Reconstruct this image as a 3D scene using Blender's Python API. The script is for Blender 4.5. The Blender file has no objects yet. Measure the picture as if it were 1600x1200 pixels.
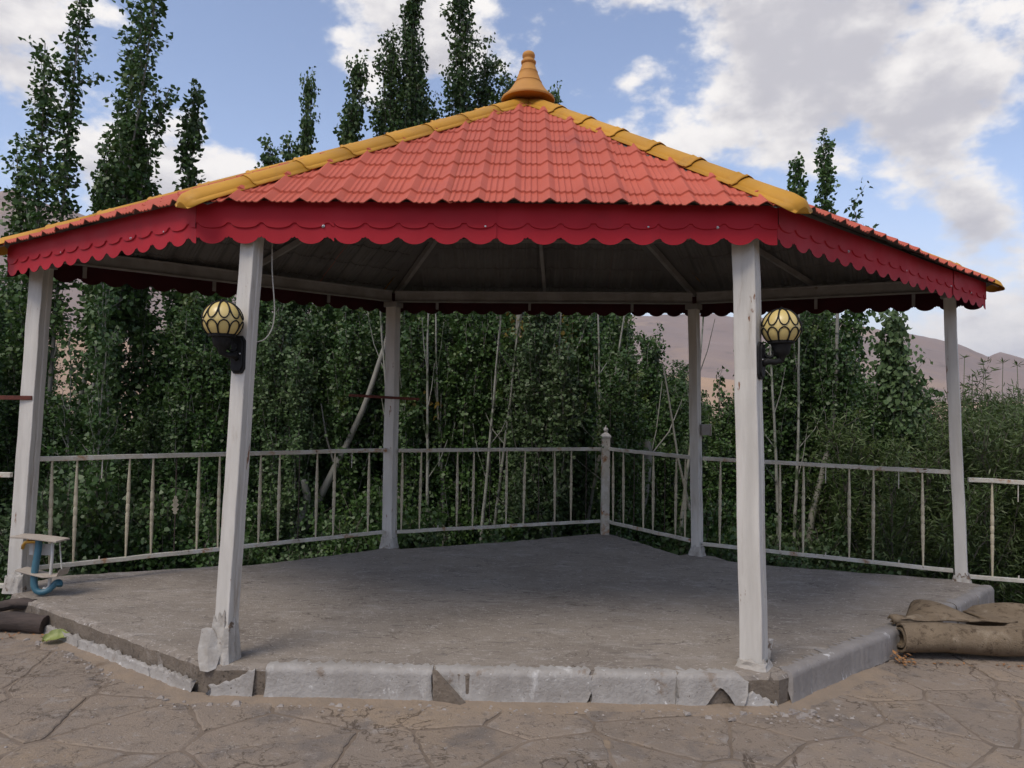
import bpy, math, random
import numpy as np
from mathutils import Vector, Matrix

SC = bpy.context.scene
COL = SC.collection
R = math.radians

# ------------------------------------------------------------------ camera
CAM_Z = 1.552
pitch, roll = R(1.919), R(0.875)
fwd = Vector((0, math.cos(pitch), math.sin(pitch)))
up0 = Vector((0, -math.sin(pitch), math.cos(pitch)))
rt0 = Vector((1, 0, 0))
rt = rt0 * math.cos(roll) + up0 * math.sin(roll)
up = up0 * math.cos(roll) - rt0 * math.sin(roll)
cd = bpy.data.cameras.new('camera')
cd.sensor_width = 36.0
cd.lens = 1147.3 / 1600 * 36
cd.clip_start = 0.05
cd.clip_end = 6000
cam = bpy.data.objects.new('camera', cd)
m = Matrix.Identity(4)
for i in range(3):
    m[i][0], m[i][1], m[i][2] = rt[i], up[i], -fwd[i]
m[2][3] = CAM_Z
cam.matrix_world = m
COL.objects.link(cam)
SC.camera = cam

# ------------------------------------------------------------------ sky
SUN_DIR = Vector((-0.36, -0.46, 0.90)).normalized()      # towards the sun
W = bpy.data.worlds.new('World')
SC.world = W
W.use_nodes = True
nt = W.node_tree
nt.nodes.clear()
N, L = nt.nodes.new, nt.links.new


def wmath(op, a, b=None, c=None, clamp=False):
    n = N('ShaderNodeMath'); n.operation = op; n.use_clamp = clamp
    for k, v in enumerate((a, b, c)):
        if v is None: continue
        if isinstance(v, (int, float)): n.inputs[k].default_value = v
        else: L(v, n.inputs[k])
    return n.outputs[0]


out = N('ShaderNodeOutputWorld')
bg = N('ShaderNodeBackground')
SKY_STRENGTH = 0.15
bg.inputs['Strength'].default_value = SKY_STRENGTH
L(bg.outputs[0], out.inputs[0])
sky = N('ShaderNodeTexSky')
sky.sky_type = 'NISHITA'
sky.sun_disc = False
sky.sun_elevation = math.asin(SUN_DIR.z)
sky.sun_rotation = math.atan2(SUN_DIR.x, SUN_DIR.y)
sky.altitude = 1500
sky.air_density = 1.0
sky.dust_density = 0.8
sky.ozone_density = 1.5
tc = N('ShaderNodeTexCoord')
sep = N('ShaderNodeSeparateXYZ'); L(tc.outputs['Generated'], sep.inputs[0])
dz = wmath('MAXIMUM', sep.outputs[2], 0.0)
den = wmath('ADD', dz, 0.34)
cx = wmath('DIVIDE', sep.outputs[0], den)
cy = wmath('DIVIDE', sep.outputs[1], den)
comb = N('ShaderNodeCombineXYZ'); L(cx, comb.inputs[0]); L(cy, comb.inputs[1])


def cloud_noise(off, scale, detail, rough, dist=0.0):
    mp = N('ShaderNodeMapping'); L(tc.outputs['Generated'], mp.inputs[0])
    mp.inputs['Location'].default_value = off
    mp.inputs['Scale'].default_value = (1, 1, 1.7)
    tn = N('ShaderNodeTexNoise'); L(mp.outputs[0], tn.inputs['Vector'])
    tn.inputs['Scale'].default_value = scale
    tn.inputs['Detail'].default_value = detail
    tn.inputs['Roughness'].default_value = rough
    tn.inputs['Distortion'].default_value = dist
    return tn.outputs['Fac']


# where the clouds of that afternoon stand (directions), a soft bias on the noise field
bias = None
for c, r, w in [((.30, .86, .40), .25, .100), ((.46, .81, .36), .22, .095), ((.50, .85, .15), .20, .12),
                ((-.16, .87, .47), .15, .11), ((-.40, .87, .26), .20, .11), ((.115, .90, .41), .10, .06),
                ((-.36, .83, .43), .15, -.12), ((.04, .88, .475), .09, -.09), ((.53, .75, .43), .13, -.11),
                ((.545, .79, .285), .10, -.12), ((-.235, .895, .375), .08, -.08), ((.44, .865, .245), .09, -.07),
                ((.15, .92, .355), .07, -.06)]:
    vd = N('ShaderNodeVectorMath'); vd.operation = 'DISTANCE'
    L(tc.outputs['Generated'], vd.inputs[0]); vd.inputs[1].default_value = c
    mr = N('ShaderNodeMapRange'); mr.interpolation_type = 'SMOOTHSTEP'
    L(vd.outputs['Value'], mr.inputs['Value'])
    mr.inputs['From Min'].default_value = 0.0; mr.inputs['From Max'].default_value = r
    mr.inputs['To Min'].default_value = w; mr.inputs['To Max'].default_value = 0
    bias = mr.outputs[0] if bias is None else wmath('ADD', bias, mr.outputs[0])
n1 = cloud_noise((3.1, 1.7, 0.4), 5.2, 12, 0.58, 0.0)
n2 = cloud_noise((3.1, 1.7, 0.4 + .05), 5.2, 9, 0.56, 0.0)
dens = wmath('ADD', n1, bias)
dens_s = wmath('ADD', n2, bias)
mask = N('ShaderNodeMapRange'); mask.interpolation_type = 'SMOOTHSTEP'
L(dens, mask.inputs['Value'])
mask.inputs['From Min'].default_value = 0.50; mask.inputs['From Max'].default_value = 0.605
thick = N('ShaderNodeMapRange'); thick.interpolation_type = 'SMOOTHSTEP'
L(dens_s, thick.inputs['Value'])
thick.inputs['From Min'].default_value = 0.52; thick.inputs['From Max'].default_value = 0.72
ccol = N('ShaderNodeMix'); ccol.data_type = 'RGBA'
L(thick.outputs[0], ccol.inputs['Factor'])
ccol.inputs['A'].default_value = (4.25, 4.1, 4.0, 1)
ccol.inputs['B'].default_value = (2.48, 2.43, 2.62, 1)
# pale haze low over the horizon
hz = N('ShaderNodeMapRange'); hz.interpolation_type = 'SMOOTHSTEP'
L(sep.outputs[2], hz.inputs['Value'])
hz.inputs['From Min'].default_value = 0.0; hz.inputs['From Max'].default_value = 0.30
hz.inputs['To Min'].default_value = 0.75; hz.inputs['To Max'].default_value = 0.0
skc = N('ShaderNodeMix'); skc.data_type = 'RGBA'; skc.blend_type = 'MULTIPLY'
skc.inputs['Factor'].default_value = 1.0
L(sky.outputs[0], skc.inputs['A']); skc.inputs['B'].default_value = (1.16, .97, .88, 1)
hm = N('ShaderNodeMix'); hm.data_type = 'RGBA'
L(hz.outputs[0], hm.inputs['Factor']); L(skc.outputs['Result'], hm.inputs['A'])
hm.inputs['B'].default_value = (2.55, 2.50, 2.60, 1)
fm = N('ShaderNodeMix'); fm.data_type = 'RGBA'
L(mask.outputs[0], fm.inputs['Factor']); L(hm.outputs['Result'], fm.inputs['A']); L(ccol.outputs['Result'], fm.inputs['B'])
L(fm.outputs['Result'], bg.inputs['Color'])

# ------------------------------------------------------------------ sun (veiled by cloud)
sd = bpy.data.lights.new('sun', 'SUN')
sd.energy = 1.5
sd.angle = R(24)
sd.color = (1.0, 0.90, 0.78)
sun = bpy.data.objects.new('sun', sd)
sun.rotation_euler = (-SUN_DIR).to_track_quat('-Z', 'Y').to_euler()
COL.objects.link(sun)

SC.view_settings.view_transform = 'Standard'
SC.view_settings.look = 'None'
SC.view_settings.exposure = 0.68
SC.view_settings.gamma = 1.0
SC.view_settings.use_curve_mapping = False
SC.render.engine = 'CYCLES'
SC.cycles.use_denoising = True
SC.cycles.max_bounces = 6
SC.cycles.diffuse_bounces = 3
SC.cycles.glossy_bounces = 2
SC.cycles.transmission_bounces = 3
SC.cycles.caustics_reflective = False
SC.cycles.caustics_refractive = False
SC.cycles.sample_clamp_indirect = 4.0

# ================================================================== helpers
MATS = {}


def mat(name, c1, c2=None, scale=4.0, rough=0.7, bump=0.0, bscale=30.0, metallic=0.0, layers=(), detail=6,
        spec=0.5, rnd=0.0, translucent=0.0, contours=(), stretch=(1, 1, 1), bdetail=8, rough2=None):
    """Principled material, two colours mixed by noise, extra (colour, scale, lo, hi, stretch) stain layers, bump."""
    mt = bpy.data.materials.new(name)
    mt.use_nodes = True
    t = mt.node_tree
    t.nodes.clear()
    n, l = t.nodes.new, t.links.new
    o = n('ShaderNodeOutputMaterial')
    p = n('ShaderNodeBsdfPrincipled')
    p.inputs['Roughness'].default_value = rough
    p.inputs['Metallic'].default_value = metallic
    p.inputs['Specular IOR Level'].default_value = spec
    tcn = n('ShaderNodeTexCoord')

    def noise(sc, det=6, st=(1, 1, 1), rg=0.6, off=(0, 0, 0), dist=0.0):
        mp = n('ShaderNodeMapping'); l(tcn.outputs['Object'], mp.inputs[0])
        mp.inputs['Scale'].default_value = st
        mp.inputs['Location'].default_value = off
        tn = n('ShaderNodeTexNoise'); l(mp.outputs[0], tn.inputs['Vector'])
        tn.inputs['Scale'].default_value = sc
        tn.inputs['Detail'].default_value = det
        tn.inputs['Roughness'].default_value = rg
        tn.inputs['Distortion'].default_value = dist
        return tn.outputs['Fac']

    def ramp(v, lo, hi):
        r_ = n('ShaderNodeMapRange'); r_.interpolation_type = 'SMOOTHSTEP'
        l(v, r_.inputs['Value'])
        r_.inputs['From Min'].default_value = lo; r_.inputs['From Max'].default_value = hi
        return r_.outputs[0]

    def mix(f, a, b):
        x = n('ShaderNodeMix'); x.data_type = 'RGBA'
        l(f, x.inputs['Factor'])
        for s, v in (('A', a), ('B', b)):
            if isinstance(v, tuple): x.inputs[s].default_value = (*v, 1)
            else: l(v, x.inputs[s])
        return x.outputs['Result']

    col = None
    if c2 is not None:
        col = mix(ramp(noise(scale, detail, stretch), .3, .7), c1, c2)
    for k, ly in enumerate(layers):
        c, sc, lo, hi = ly[:4]
        st = ly[4] if len(ly) > 4 else (1, 1, 1)
        f = ramp(noise(sc, 8, st, .65, (3.3 * k + 1, 1.7 * k, 2.1), .2), lo, hi)
        col = mix(f, col if col is not None else c1, c)
    for k, (c, sc, mid_v, hw, st) in enumerate(contours):
        nv = noise(sc, 7, st, .55, (7.7 * k + 4, 2.9 * k, 5.0), .4)
        sb = n('ShaderNodeMath'); sb.operation = 'SUBTRACT'; l(nv, sb.inputs[0]); sb.inputs[1].default_value = mid_v
        ab = n('ShaderNodeMath'); ab.operation = 'ABSOLUTE'; l(sb.outputs[0], ab.inputs[0])
        f = n('ShaderNodeMapRange'); f.interpolation_type = 'SMOOTHSTEP'; l(ab.outputs[0], f.inputs['Value'])
        f.inputs['From Min'].default_value = 0; f.inputs['From Max'].default_value = hw
        f.inputs['To Min'].default_value = .8; f.inputs['To Max'].default_value = 0
        br = ramp(noise(sc * 1.7, 3, (1, 1, 1), .5, (1.3, 9 + k, 2)), .42, .56)      # lines come and go
        mu = n('ShaderNodeMath'); mu.operation = 'MULTIPLY'; l(f.outputs[0], mu.inputs[0]); l(br, mu.inputs[1])
        col = mix(mu.outputs[0], col if col is not None else c1, c)
    if rnd:
        oi = n('ShaderNodeObjectInfo')
        h = n('ShaderNodeHueSaturation')
        mv = n('ShaderNodeMapRange'); l(oi.outputs['Random'], mv.inputs['Value'])
        mv.inputs['To Min'].default_value = 1 - rnd; mv.inputs['To Max'].default_value = 1 + rnd
        l(mv.outputs[0], h.inputs['Value'])
        if col is None: h.inputs['Color'].default_value = (*c1, 1)
        else: l(col, h.inputs['Color'])
        col = h.outputs[0]
    if col is None: p.inputs['Base Color'].default_value = (*c1, 1)
    else: l(col, p.inputs['Base Color'])
    if rough2 is not None:
        mr_ = n('ShaderNodeMapRange'); l(noise(scale * 2.3, 6, stretch), mr_.inputs['Value'])
        mr_.inputs['From Min'].default_value = .3; mr_.inputs['From Max'].default_value = .7
        mr_.inputs['To Min'].default_value = rough; mr_.inputs['To Max'].default_value = rough2
        l(mr_.outputs[0], p.inputs['Roughness'])
    if bump:
        b = n('ShaderNodeBump'); b.inputs['Strength'].default_value = bump; b.inputs['Distance'].default_value = 0.01
        l(noise(bscale, bdetail, stretch, .65), b.inputs['Height'])
        l(b.outputs[0], p.inputs['Normal'])
    if translucent:
        ts = n('ShaderNodeBsdfTranslucent')
        if col is None: ts.inputs[0].default_value = (*c1, 1)
        else: l(col, ts.inputs[0])
        ms = n('ShaderNodeMixShader'); ms.inputs[0].default_value = translucent
        l(p.outputs[0], ms.inputs[1]); l(ts.outputs[0], ms.inputs[2]); l(ms.outputs[0], o.inputs[0])
    else:
        l(p.outputs[0], o.inputs[0])
    MATS[name] = mt
    return mt


def tag(o, label=None, cat=None, group=None, kind=None):
    if label: o['label'] = label
    if cat: o['category'] = cat
    if group: o['group'] = group
    if kind: o['kind'] = kind
    return o


def empty(name, loc=(0, 0, 0), rz=0.0):
    o = bpy.data.objects.new(name, None)
    o.empty_display_size = 0.1
    o.location = loc
    o.rotation_euler.z = rz
    COL.objects.link(o)
    return o


def link(name, me, parent=None):
    o = bpy.data.objects.new(name, me)
    COL.objects.link(o)
    if parent is not None:
        o.parent = parent
    return o


class MB:
    """Collects vertices and faces of ONE mesh object."""

    def __init__(self):
        self.v, self.f, self.mi = [], [], []

    def add(self, vs, fs, mi=0):
        b = len(self.v)
        self.v += [tuple(map(float, x)) for x in vs]
        self.f += [tuple(b + i for i in f) for f in fs]
        self.mi += [mi] * len(fs)
        return self

    def box(self, x0, x1, y0, y1, z0, z1, mi=0):
        vs = [(x, y, z) for z in (z0, z1) for y in (y0, y1) for x in (x0, x1)]
        return self.add(vs, [(0, 2, 3, 1), (4, 5, 7, 6), (0, 1, 5, 4), (2, 6, 7, 3), (0, 4, 6, 2), (1, 3, 7, 5)], mi)

    def beam(self, p0, p1, w, h, upv=(0, 0, 1), z0=None, mi=0):
        """box from p0 to p1, w wide, h high centred on the line"""
        p0, p1 = Vector(p0), Vector(p1)
        d = (p1 - p0).normalized()
        s = d.cross(Vector(upv)).normalized()
        u = s.cross(d).normalized()
        vs = []
        for p in (p0, p1):
            for a, b in ((-1, -1), (1, -1), (1, 1), (-1, 1)):
                vs.append(p + s * (a * w / 2) + u * (b * h / 2))
        return self.add(vs, [(0, 1, 2, 3), (7, 6, 5, 4), (0, 4, 5, 1), (1, 5, 6, 2), (2, 6, 7, 3), (3, 7, 4, 0)], mi)

    def prism(self, pts, p0, ax, ay, az, length, mi=0):
        """2-D outline pts in the ax/ay plane at p0, extruded along az"""
        p0, ax, ay, az = map(Vector, (p0, ax, ay, az))
        n = len(pts)
        vs = [p0 + ax * a + ay * b for a, b in pts] + [p0 + ax * a + ay * b + az * length for a, b in pts]
        fs = [tuple(reversed(range(n))), tuple(range(n, 2 * n))]
        fs += [(i, (i + 1) % n, n + (i + 1) % n, n + i) for i in range(n)]
        return self.add(vs, fs, mi)

    def tube(self, pts, rad, sides=8, closed=False, cap=True, mi=0):
        pts = [Vector(p) for p in pts]
        n = len(pts)
        if not hasattr(rad, '__len__'): rad = [rad] * n
        t0 = (pts[1] - pts[0]).normalized()
        ref = Vector((0, 0, 1)) if abs(t0.z) < .9 else Vector((1, 0, 0))
        nr = (ref - t0 * ref.dot(t0)).normalized()
        vs = []
        for i in range(n):
            if closed: t = pts[(i + 1) % n] - pts[i - 1]
            else: t = pts[min(i + 1, n - 1)] - pts[max(i - 1, 0)]
            t = t.normalized()
            nr = (nr - t * nr.dot(t)).normalized()
            bn = t.cross(nr)
            for k in range(sides):
                a = 2 * math.pi * k / sides
                vs.append(pts[i] + (nr * math.cos(a) + bn * math.sin(a)) * rad[i])
        fs = []
        for i in range(n if closed else n - 1):
            j = (i + 1) % n
            for k in range(sides):
                k2 = (k + 1) % sides
                fs.append((i * sides + k, i * sides + k2, j * sides + k2, j * sides + k))
        if cap and not closed:
            fs.append(tuple(reversed(range(sides))))
            fs.append(tuple((n - 1) * sides + k for k in range(sides)))
        return self.add(vs, fs, mi)

    def lathe(self, prof, p0=(0, 0, 0), az=(0, 0, 1), sides=24, mi=0):
        """prof: (r, h) pairs"""
        p0, az = Vector(p0), Vector(az).normalized()
        ref = Vector((1, 0, 0)) if abs(az.x) < .9 else Vector((0, 1, 0))
        a1 = (ref - az * ref.dot(az)).normalized()
        a2 = az.cross(a1)
        vs, fs = [], []
        for r_, h_ in prof:
            for k in range(sides):
                a = 2 * math.pi * k / sides
                vs.append(p0 + az * h_ + (a1 * math.cos(a) + a2 * math.sin(a)) * r_)
        n = len(prof)
        for i in range(n - 1):
            for k in range(sides):
                k2 = (k + 1) % sides
                fs.append((i * sides + k, i * sides + k2, (i + 1) * sides + k2, (i + 1) * sides + k))
        fs.append(tuple(reversed(range(sides))))
        fs.append(tuple((n - 1) * sides + k for k in range(sides)))
        return self.add(vs, fs, mi)

    def mesh(self, name, mats, smooth=False, angle=None):
        me = bpy.data.meshes.new(name)
        me.from_pydata(self.v, [], self.f)
        mats = mats if isinstance(mats, (list, tuple)) else [mats]
        for mt in mats: me.materials.append(MATS[mt] if isinstance(mt, str) else mt)
        if len(mats) > 1: me.polygons.foreach_set('material_index', self.mi)
        if smooth:
            me.polygons.foreach_set('use_smooth', [True] * len(me.polygons))
            if angle is not None: me.set_sharp_from_angle(angle=R(angle))
        me.update()
        return me

    def build(self, name, mats, parent=None, smooth=False, angle=None, bevel=0.0):
        o = link(name, self.mesh(name, mats, smooth, angle), parent)
        if bevel:
            b = o.modifiers.new('bevel', 'BEVEL'); b.width = bevel; b.segments = 1; b.limit_method = 'ANGLE'
        return o


def raw_mesh(name, V, sizes, idx, mt):
    """fast mesh from numpy: V (n,3), sizes of faces, flat loop indices"""
    me = bpy.data.meshes.new(name)
    me.vertices.add(len(V)); me.vertices.foreach_set('co', np.asarray(V, np.float32).ravel())
    me.loops.add(len(idx)); me.loops.foreach_set('vertex_index', np.asarray(idx, np.int32))
    sizes = np.asarray(sizes, np.int32)
    me.polygons.add(len(sizes))
    st = np.concatenate([[0], np.cumsum(sizes)[:-1]]).astype(np.int32)
    me.polygons.foreach_set('loop_start', st)
    try: me.polygons.foreach_set('loop_total', sizes)
    except Exception: pass
    me.materials.append(MATS[mt])
    me.update(calc_edges=True)
    return me


def fbm2(x, y, seed, oct=4, freq=1.0):
    """cheap sum of sines as smooth pseudo-noise, about -1..1"""
    rg = np.random.RandomState(seed)
    s = np.zeros_like(np.asarray(x, float)); amp = 1.0; tot = 0
    for o_ in range(oct):
        for _ in range(3):
            a = rg.uniform(0, 2 * math.pi); f_ = freq * rg.uniform(.7, 1.4)
            s = s + amp * np.sin((np.cos(a) * x + np.sin(a) * y) * f_ + rg.uniform(0, 6.28)) / 3
        tot += amp; amp *= .5; freq *= 2.1
    return s / tot * 1.6


# ================================================================== materials
mat('white_paint', (.64, .615, .565), (.50, .478, .435), 9, .55, .35, 60, stretch=(1, 1, .12), rough2=.75,
    layers=[((.38, .33, .27), 11, .56, .72, (1, 1, .12)), ((.20, .095, .045), 14, .645, .685, (1, 1, .25))])
mat('foot_paint', (.50, .48, .44), (.34, .31, .27), 8, .7, .8, 24, layers=[((.13, .09, .06), 10, .58, .66), ((.075, .055, .042), 17, .64, .70)])
mat('rail_paint', (.56, .53, .45), (.44, .41, .34), 5, .6, .25, 50,
    layers=[((.32, .15, .06), 3.0, .52, .62), ((.55, .53, .48), 9, .5, .6), ((.12, .06, .03), 14, .62, .68)])
mat('cream_paint', (.56, .50, .36), (.42, .37, .26), 14, .6, .2, 60, layers=[((.26, .12, .05), 6, .66, .74)], rnd=.12)
mat('dark_rod', (.03, .028, .026), (.07, .04, .025), 12, .7)
mat('rust', (.14, .035, .022), (.08, .022, .015), 10, .85, .5, 60)
mat('roof_red', (.50, .112, .068), (.44, .094, .056), 1.2, .55, .05, 90, rough2=.7, spec=.25, rnd=.05,
    layers=[((.37, .085, .060), 2.5, .56, .74), ((.45, .20, .15), 5, .64, .80, (1, 1, 3)), ((.24, .085, .065), 16, .72, .80), ((.50, .30, .24), 60, .74, .79)])
mat('roof_back', (.165, .158, .148), (.12, .113, .105), 2.0, .75, .1, 40, spec=.2, layers=[((.06, .045, .035), 5, .62, .75)])
mat('ridge_yellow', (.56, .285, .030), (.48, .235, .026), 2.4, .55, .2, 9, rough2=.7, spec=.3, rnd=.07,
    layers=[((.40, .20, .04), 5, .56, .76), ((.22, .12, .05), 18, .68, .78), ((.12, .07, .04), 40, .74, .79)])
mat('finial_clay', (.52, .255, .060), (.45, .21, .05), 5, .65, .1, 60, spec=.3, stretch=(1, 1, 2.5), layers=[((.32, .15, .05), 9, .60, .76)])
mat('fascia_red', (.43, .017, .028), (.36, .014, .023), 2.2, .55, .25, 7, rough2=.7, spec=.22, rnd=.06, layers=[((.30, .022, .030), 4, .58, .76, (1, 1, .4)), ((.20, .03, .03), 22, .72, .79), ((.36, .10, .09), 40, .75, .80)])
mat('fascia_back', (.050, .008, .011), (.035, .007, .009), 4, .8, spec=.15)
mat('steel_grey', (.30, .285, .265), (.21, .195, .178), 6, .6, .2, 40, layers=[((.13, .075, .045), 5, .64, .72)])
mat('screw_metal', (.55, .55, .55), None, 1, .35, metallic=.9)
mat('lamp_glass', (.66, .52, .20), (.58, .44, .16), 6, .25, spec=.6, rough2=.4)
mat('black_metal', (.006, .006, .006), (.010, .0095, .0095), 30, .6, .25, 60, rough2=.75, spec=.3)
mat('cement', (.285, .248, .208), (.232, .200, .166), 1.3, .8, .9, 60, bdetail=10, detail=10, rough2=.95, spec=.3,
    layers=[((.212, .182, .152), 1.1, .44, .66), ((.32, .29, .258), 3.2, .54, .70, (1, 2.4, 1)), ((.150, .131, .116), 6.0, .56, .72, (1, 2.6, 1)),
            ((.36, .325, .29), 14, .58, .70, (1, 2.2, 1)), ((.52, .485, .445), 34, .615, .655, (1, 2.0, 1)), ((.13, .105, .085), 22, .63, .69, (1, 1.5, 1))],
    contours=[((.085, .068, .055), 1.5, .52, .008, (1, 1.8, 1)), ((.42, .39, .36), 2.7, .50, .008, (1, 2.5, 1)), ((.11, .09, .075), 5.0, .50, .008, (1, 2.5, 1))])
mat('cement_core', (.19, .155, .120), (.130, .105, .080), 7, .92, 1.0, 40, layers=[((.27, .235, .20), 6, .55, .68), ((.075, .06, .045), 22, .58, .66), ((.30, .26, .22), 45, .62, .68)])
mat('silver_plaster', (.36, .342, .318), (.27, .25, .226), 5, .5, .9, 40, rough2=.75,
    layers=[((.55, .54, .52), 6, .58, .74, (1, 1, .5)), ((.22, .178, .14), 6, .58, .68), ((.10, .08, .06), 30, .64, .69), ((.60, .59, .57), 22, .62, .70)])
mat('right_plaster', (.255, .236, .218), (.20, .182, .166), 5, .55, .5, 34, rough2=.75,
    layers=[((.52, .51, .50), 12, .60, .68, (1, 1, .15)), ((.18, .15, .12), 6, .60, .70), ((.10, .085, .07), 30, .64, .70)])
mat('flagstone', (.268, .216, .168), (.230, .190, .153), 1.4, .88, 1.0, 70, bdetail=12, rnd=.05, detail=10, spec=.2,
    layers=[((.300, .232, .165), 1.0, .48, .66), ((.180, .154, .133), 3.0, .50, .68), ((.300, .265, .232), 8, .55, .72),
            ((.150, .122, .098), 17, .57, .70), ((.36, .33, .295), 40, .62, .68), ((.10, .08, .062), 55, .63, .69)],
    contours=[((.075, .055, .040), 1.1, .50, .009, (1, 1, 1)), ((.085, .065, .048), 2.1, .53, .008, (1, 1.3, 1)), ((.10, .078, .06), 4.2, .5, .009, (1, 1, 1))])
mat('mortar', (.205, .160, .120), (.14, .108, .08), 5, .95, .8, 26, layers=[((.25, .19, .13), 4, .56, .68)])
mat('sand', (.275, .215, .158), (.230, .185, .142), 6, .97, .8, 40, spec=.2, layers=[((.16, .122, .088), 7, .56, .72)])
mat('soil', (.085, .062, .042), (.055, .042, .03), 1.5, .95, 1.0, 8, layers=[((.05, .06, .025), 1.2, .5, .65)])
mat('hill', (.255, .190, .162), (.215, .165, .146), .012, .95, 0, 1, detail=9,
    layers=[((.31, .225, .170), .006, .52, .66), ((.17, .135, .12), .03, .56, .70), ((.14, .125, .095), .35, .66, .74)])
mat('hill_near_sunlit', (.40, .265, .165), (.30, .21, .15), .02, .95, 0, 1, detail=9, layers=[((.20, .165, .10), .25, .64, .72)])  # sandy ground, with the sunlight on it put into the paler colour
mat('bark', (.255, .25, .215), (.17, .165, .14), 4, .85, .5, 18, stretch=(1, 1, .4),
    layers=[((.085, .075, .062), 16, .63, .72, (1, 1, .9))])
mat('bark_pale', (.30, .30, .26), (.20, .20, .17), 5, .85, .5, 18, stretch=(1, 1, .4), layers=[((.07, .065, .055), 14, .54, .64, (1, 1, .5)), ((.05, .075, .03), 3, .50, .62)])
mat('bark_dark', (.14, .125, .10), (.09, .08, .065), 5, .9, .5, 18, stretch=(1, 1, .3))
mat('leaf', (.042, .094, .021), (.068, .124, .030), 1.4, .48, layers=[((.120, .165, .038), 2.2, .56, .72), ((.030, .070, .020), 3.1, .56, .70)], rnd=.14, translucent=.22, spec=.45)
mat('leaf_pale', (.060, .112, .036), (.095, .145, .056), 1.1, .5, rnd=.14, translucent=.22, spec=.45)
mat('leaf_willow', (.056, .098, .024), (.088, .125, .036), 1.0, .5, layers=[((.13, .10, .04), 2.0, .64, .75)], rnd=.14, translucent=.2)
mat('leaf_yellow', (.30, .19, .03), (.20, .17, .04), 3, .5, translucent=.25)
mat('leaf_far', (.045, .070, .034), (.060, .082, .040), .3, .6, rnd=.15, translucent=.15)
mat('carpet', (.220, .170, .116), (.172, .132, .090), 7, .97, 1.0, 80, bdetail=8, spec=.1,
    layers=[((.10, .074, .050), 12, .52, .66), ((.26, .21, .15), 6, .56, .70), ((.065, .048, .034), 34, .60, .68)])
mat('wood_log', (.075, .055, .046), (.028, .021, .018), 14, .9, 1.0, 34, stretch=(.18, 1, 1), layers=[((.16, .125, .10), 10, .60, .72, (.2, 1, 1))])
mat('board', (.42, .37, .31), (.33, .28, .23), 8, .75, .4, 40, layers=[((.20, .15, .11), 6, .62, .72)])
mat('hose_blue', (.030, .115, .165), (.055, .15, .20), 8, .4, rough2=.55)
mat('pipe_white', (.58, .58, .56), (.46, .45, .42), 9, .45)
mat('brass', (.62, .36, .08), None, 1, .35, metallic=.8)
mat('cable_white', (.50, .49, .45), (.40, .38, .33), 9, .6)
mat('big_leaf', (.30, .34, .10), (.21, .26, .07), 14, .5, translucent=.2)
mat('dry_leaf', (.34, .16, .05), (.22, .11, .05), 9, .7, rnd=.2)
mat('pebble', (.33, .30, .27), (.22, .19, .17), 9, .85, rnd=.3)

# ================================================================== the ground, terrace and platform
def ground_h(x, y):
    x, y = np.asarray(x, float), np.asarray(y, float)
    r = np.hypot(x, y)
    t = np.clip((y - 7.4) / 4.0, 0, 1); t = t * t * (3 - 2 * t)
    h = -0.85 - 1.6 * t
    t2 = np.clip((r - 16) / 60, 0, 1)
    h = h - 3.2 * t2 * t2 * (3 - 2 * t2)
    return h + 0.10 * fbm2(x, y, 5, 3, 1.1) * np.clip((y - 7) / 3, 0, 1)


na, rs = 144, np.concatenate([np.linspace(0.5, 24, 60), np.geomspace(25, 3800, 44)])
V, F = [(0, 0, -0.85)], []
A = np.linspace(0, 2 * math.pi, na, endpoint=False)
for r_ in rs:
    xs, ys = r_ * np.sin(A), r_ * np.cos(A)
    V += list(zip(xs, ys, ground_h(xs, ys)))
F += [(0, 1 + (k + 1) % na, 1 + k) for k in range(na)]
for i in range(len(rs) - 1):
    a, b = 1 + i * na, 1 + (i + 1) * na
    F += [(a + k, a + (k + 1) % na, b + (k + 1) % na, b + k) for k in range(na)]
tag(MB().add(V, [tuple(reversed(f)) for f in F]).build('ground', 'soil', smooth=True),
    'dark bare soil falling away below the terrace', None, kind='structure')

# far hills: ridge elevation by azimuth (degrees right of straight ahead)
RIDGE = [(-180, 5), (-120, 6), (-80, 9), (-50, 12.4), (-35, 13.6), (-27, 12.2), (-15, 9.5), (0, 8.2), (11, 8.3), (20, 8.0),
         (25, 7.1), (28.8, 6.15), (30, 5.75), (31.5, 5.2), (33, 4.35), (33.6, 4.7), (34.2, 4.5), (36, 3.9), (42, 4.4), (55, 6), (80, 7), (120, 5), (180, 5)]


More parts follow.
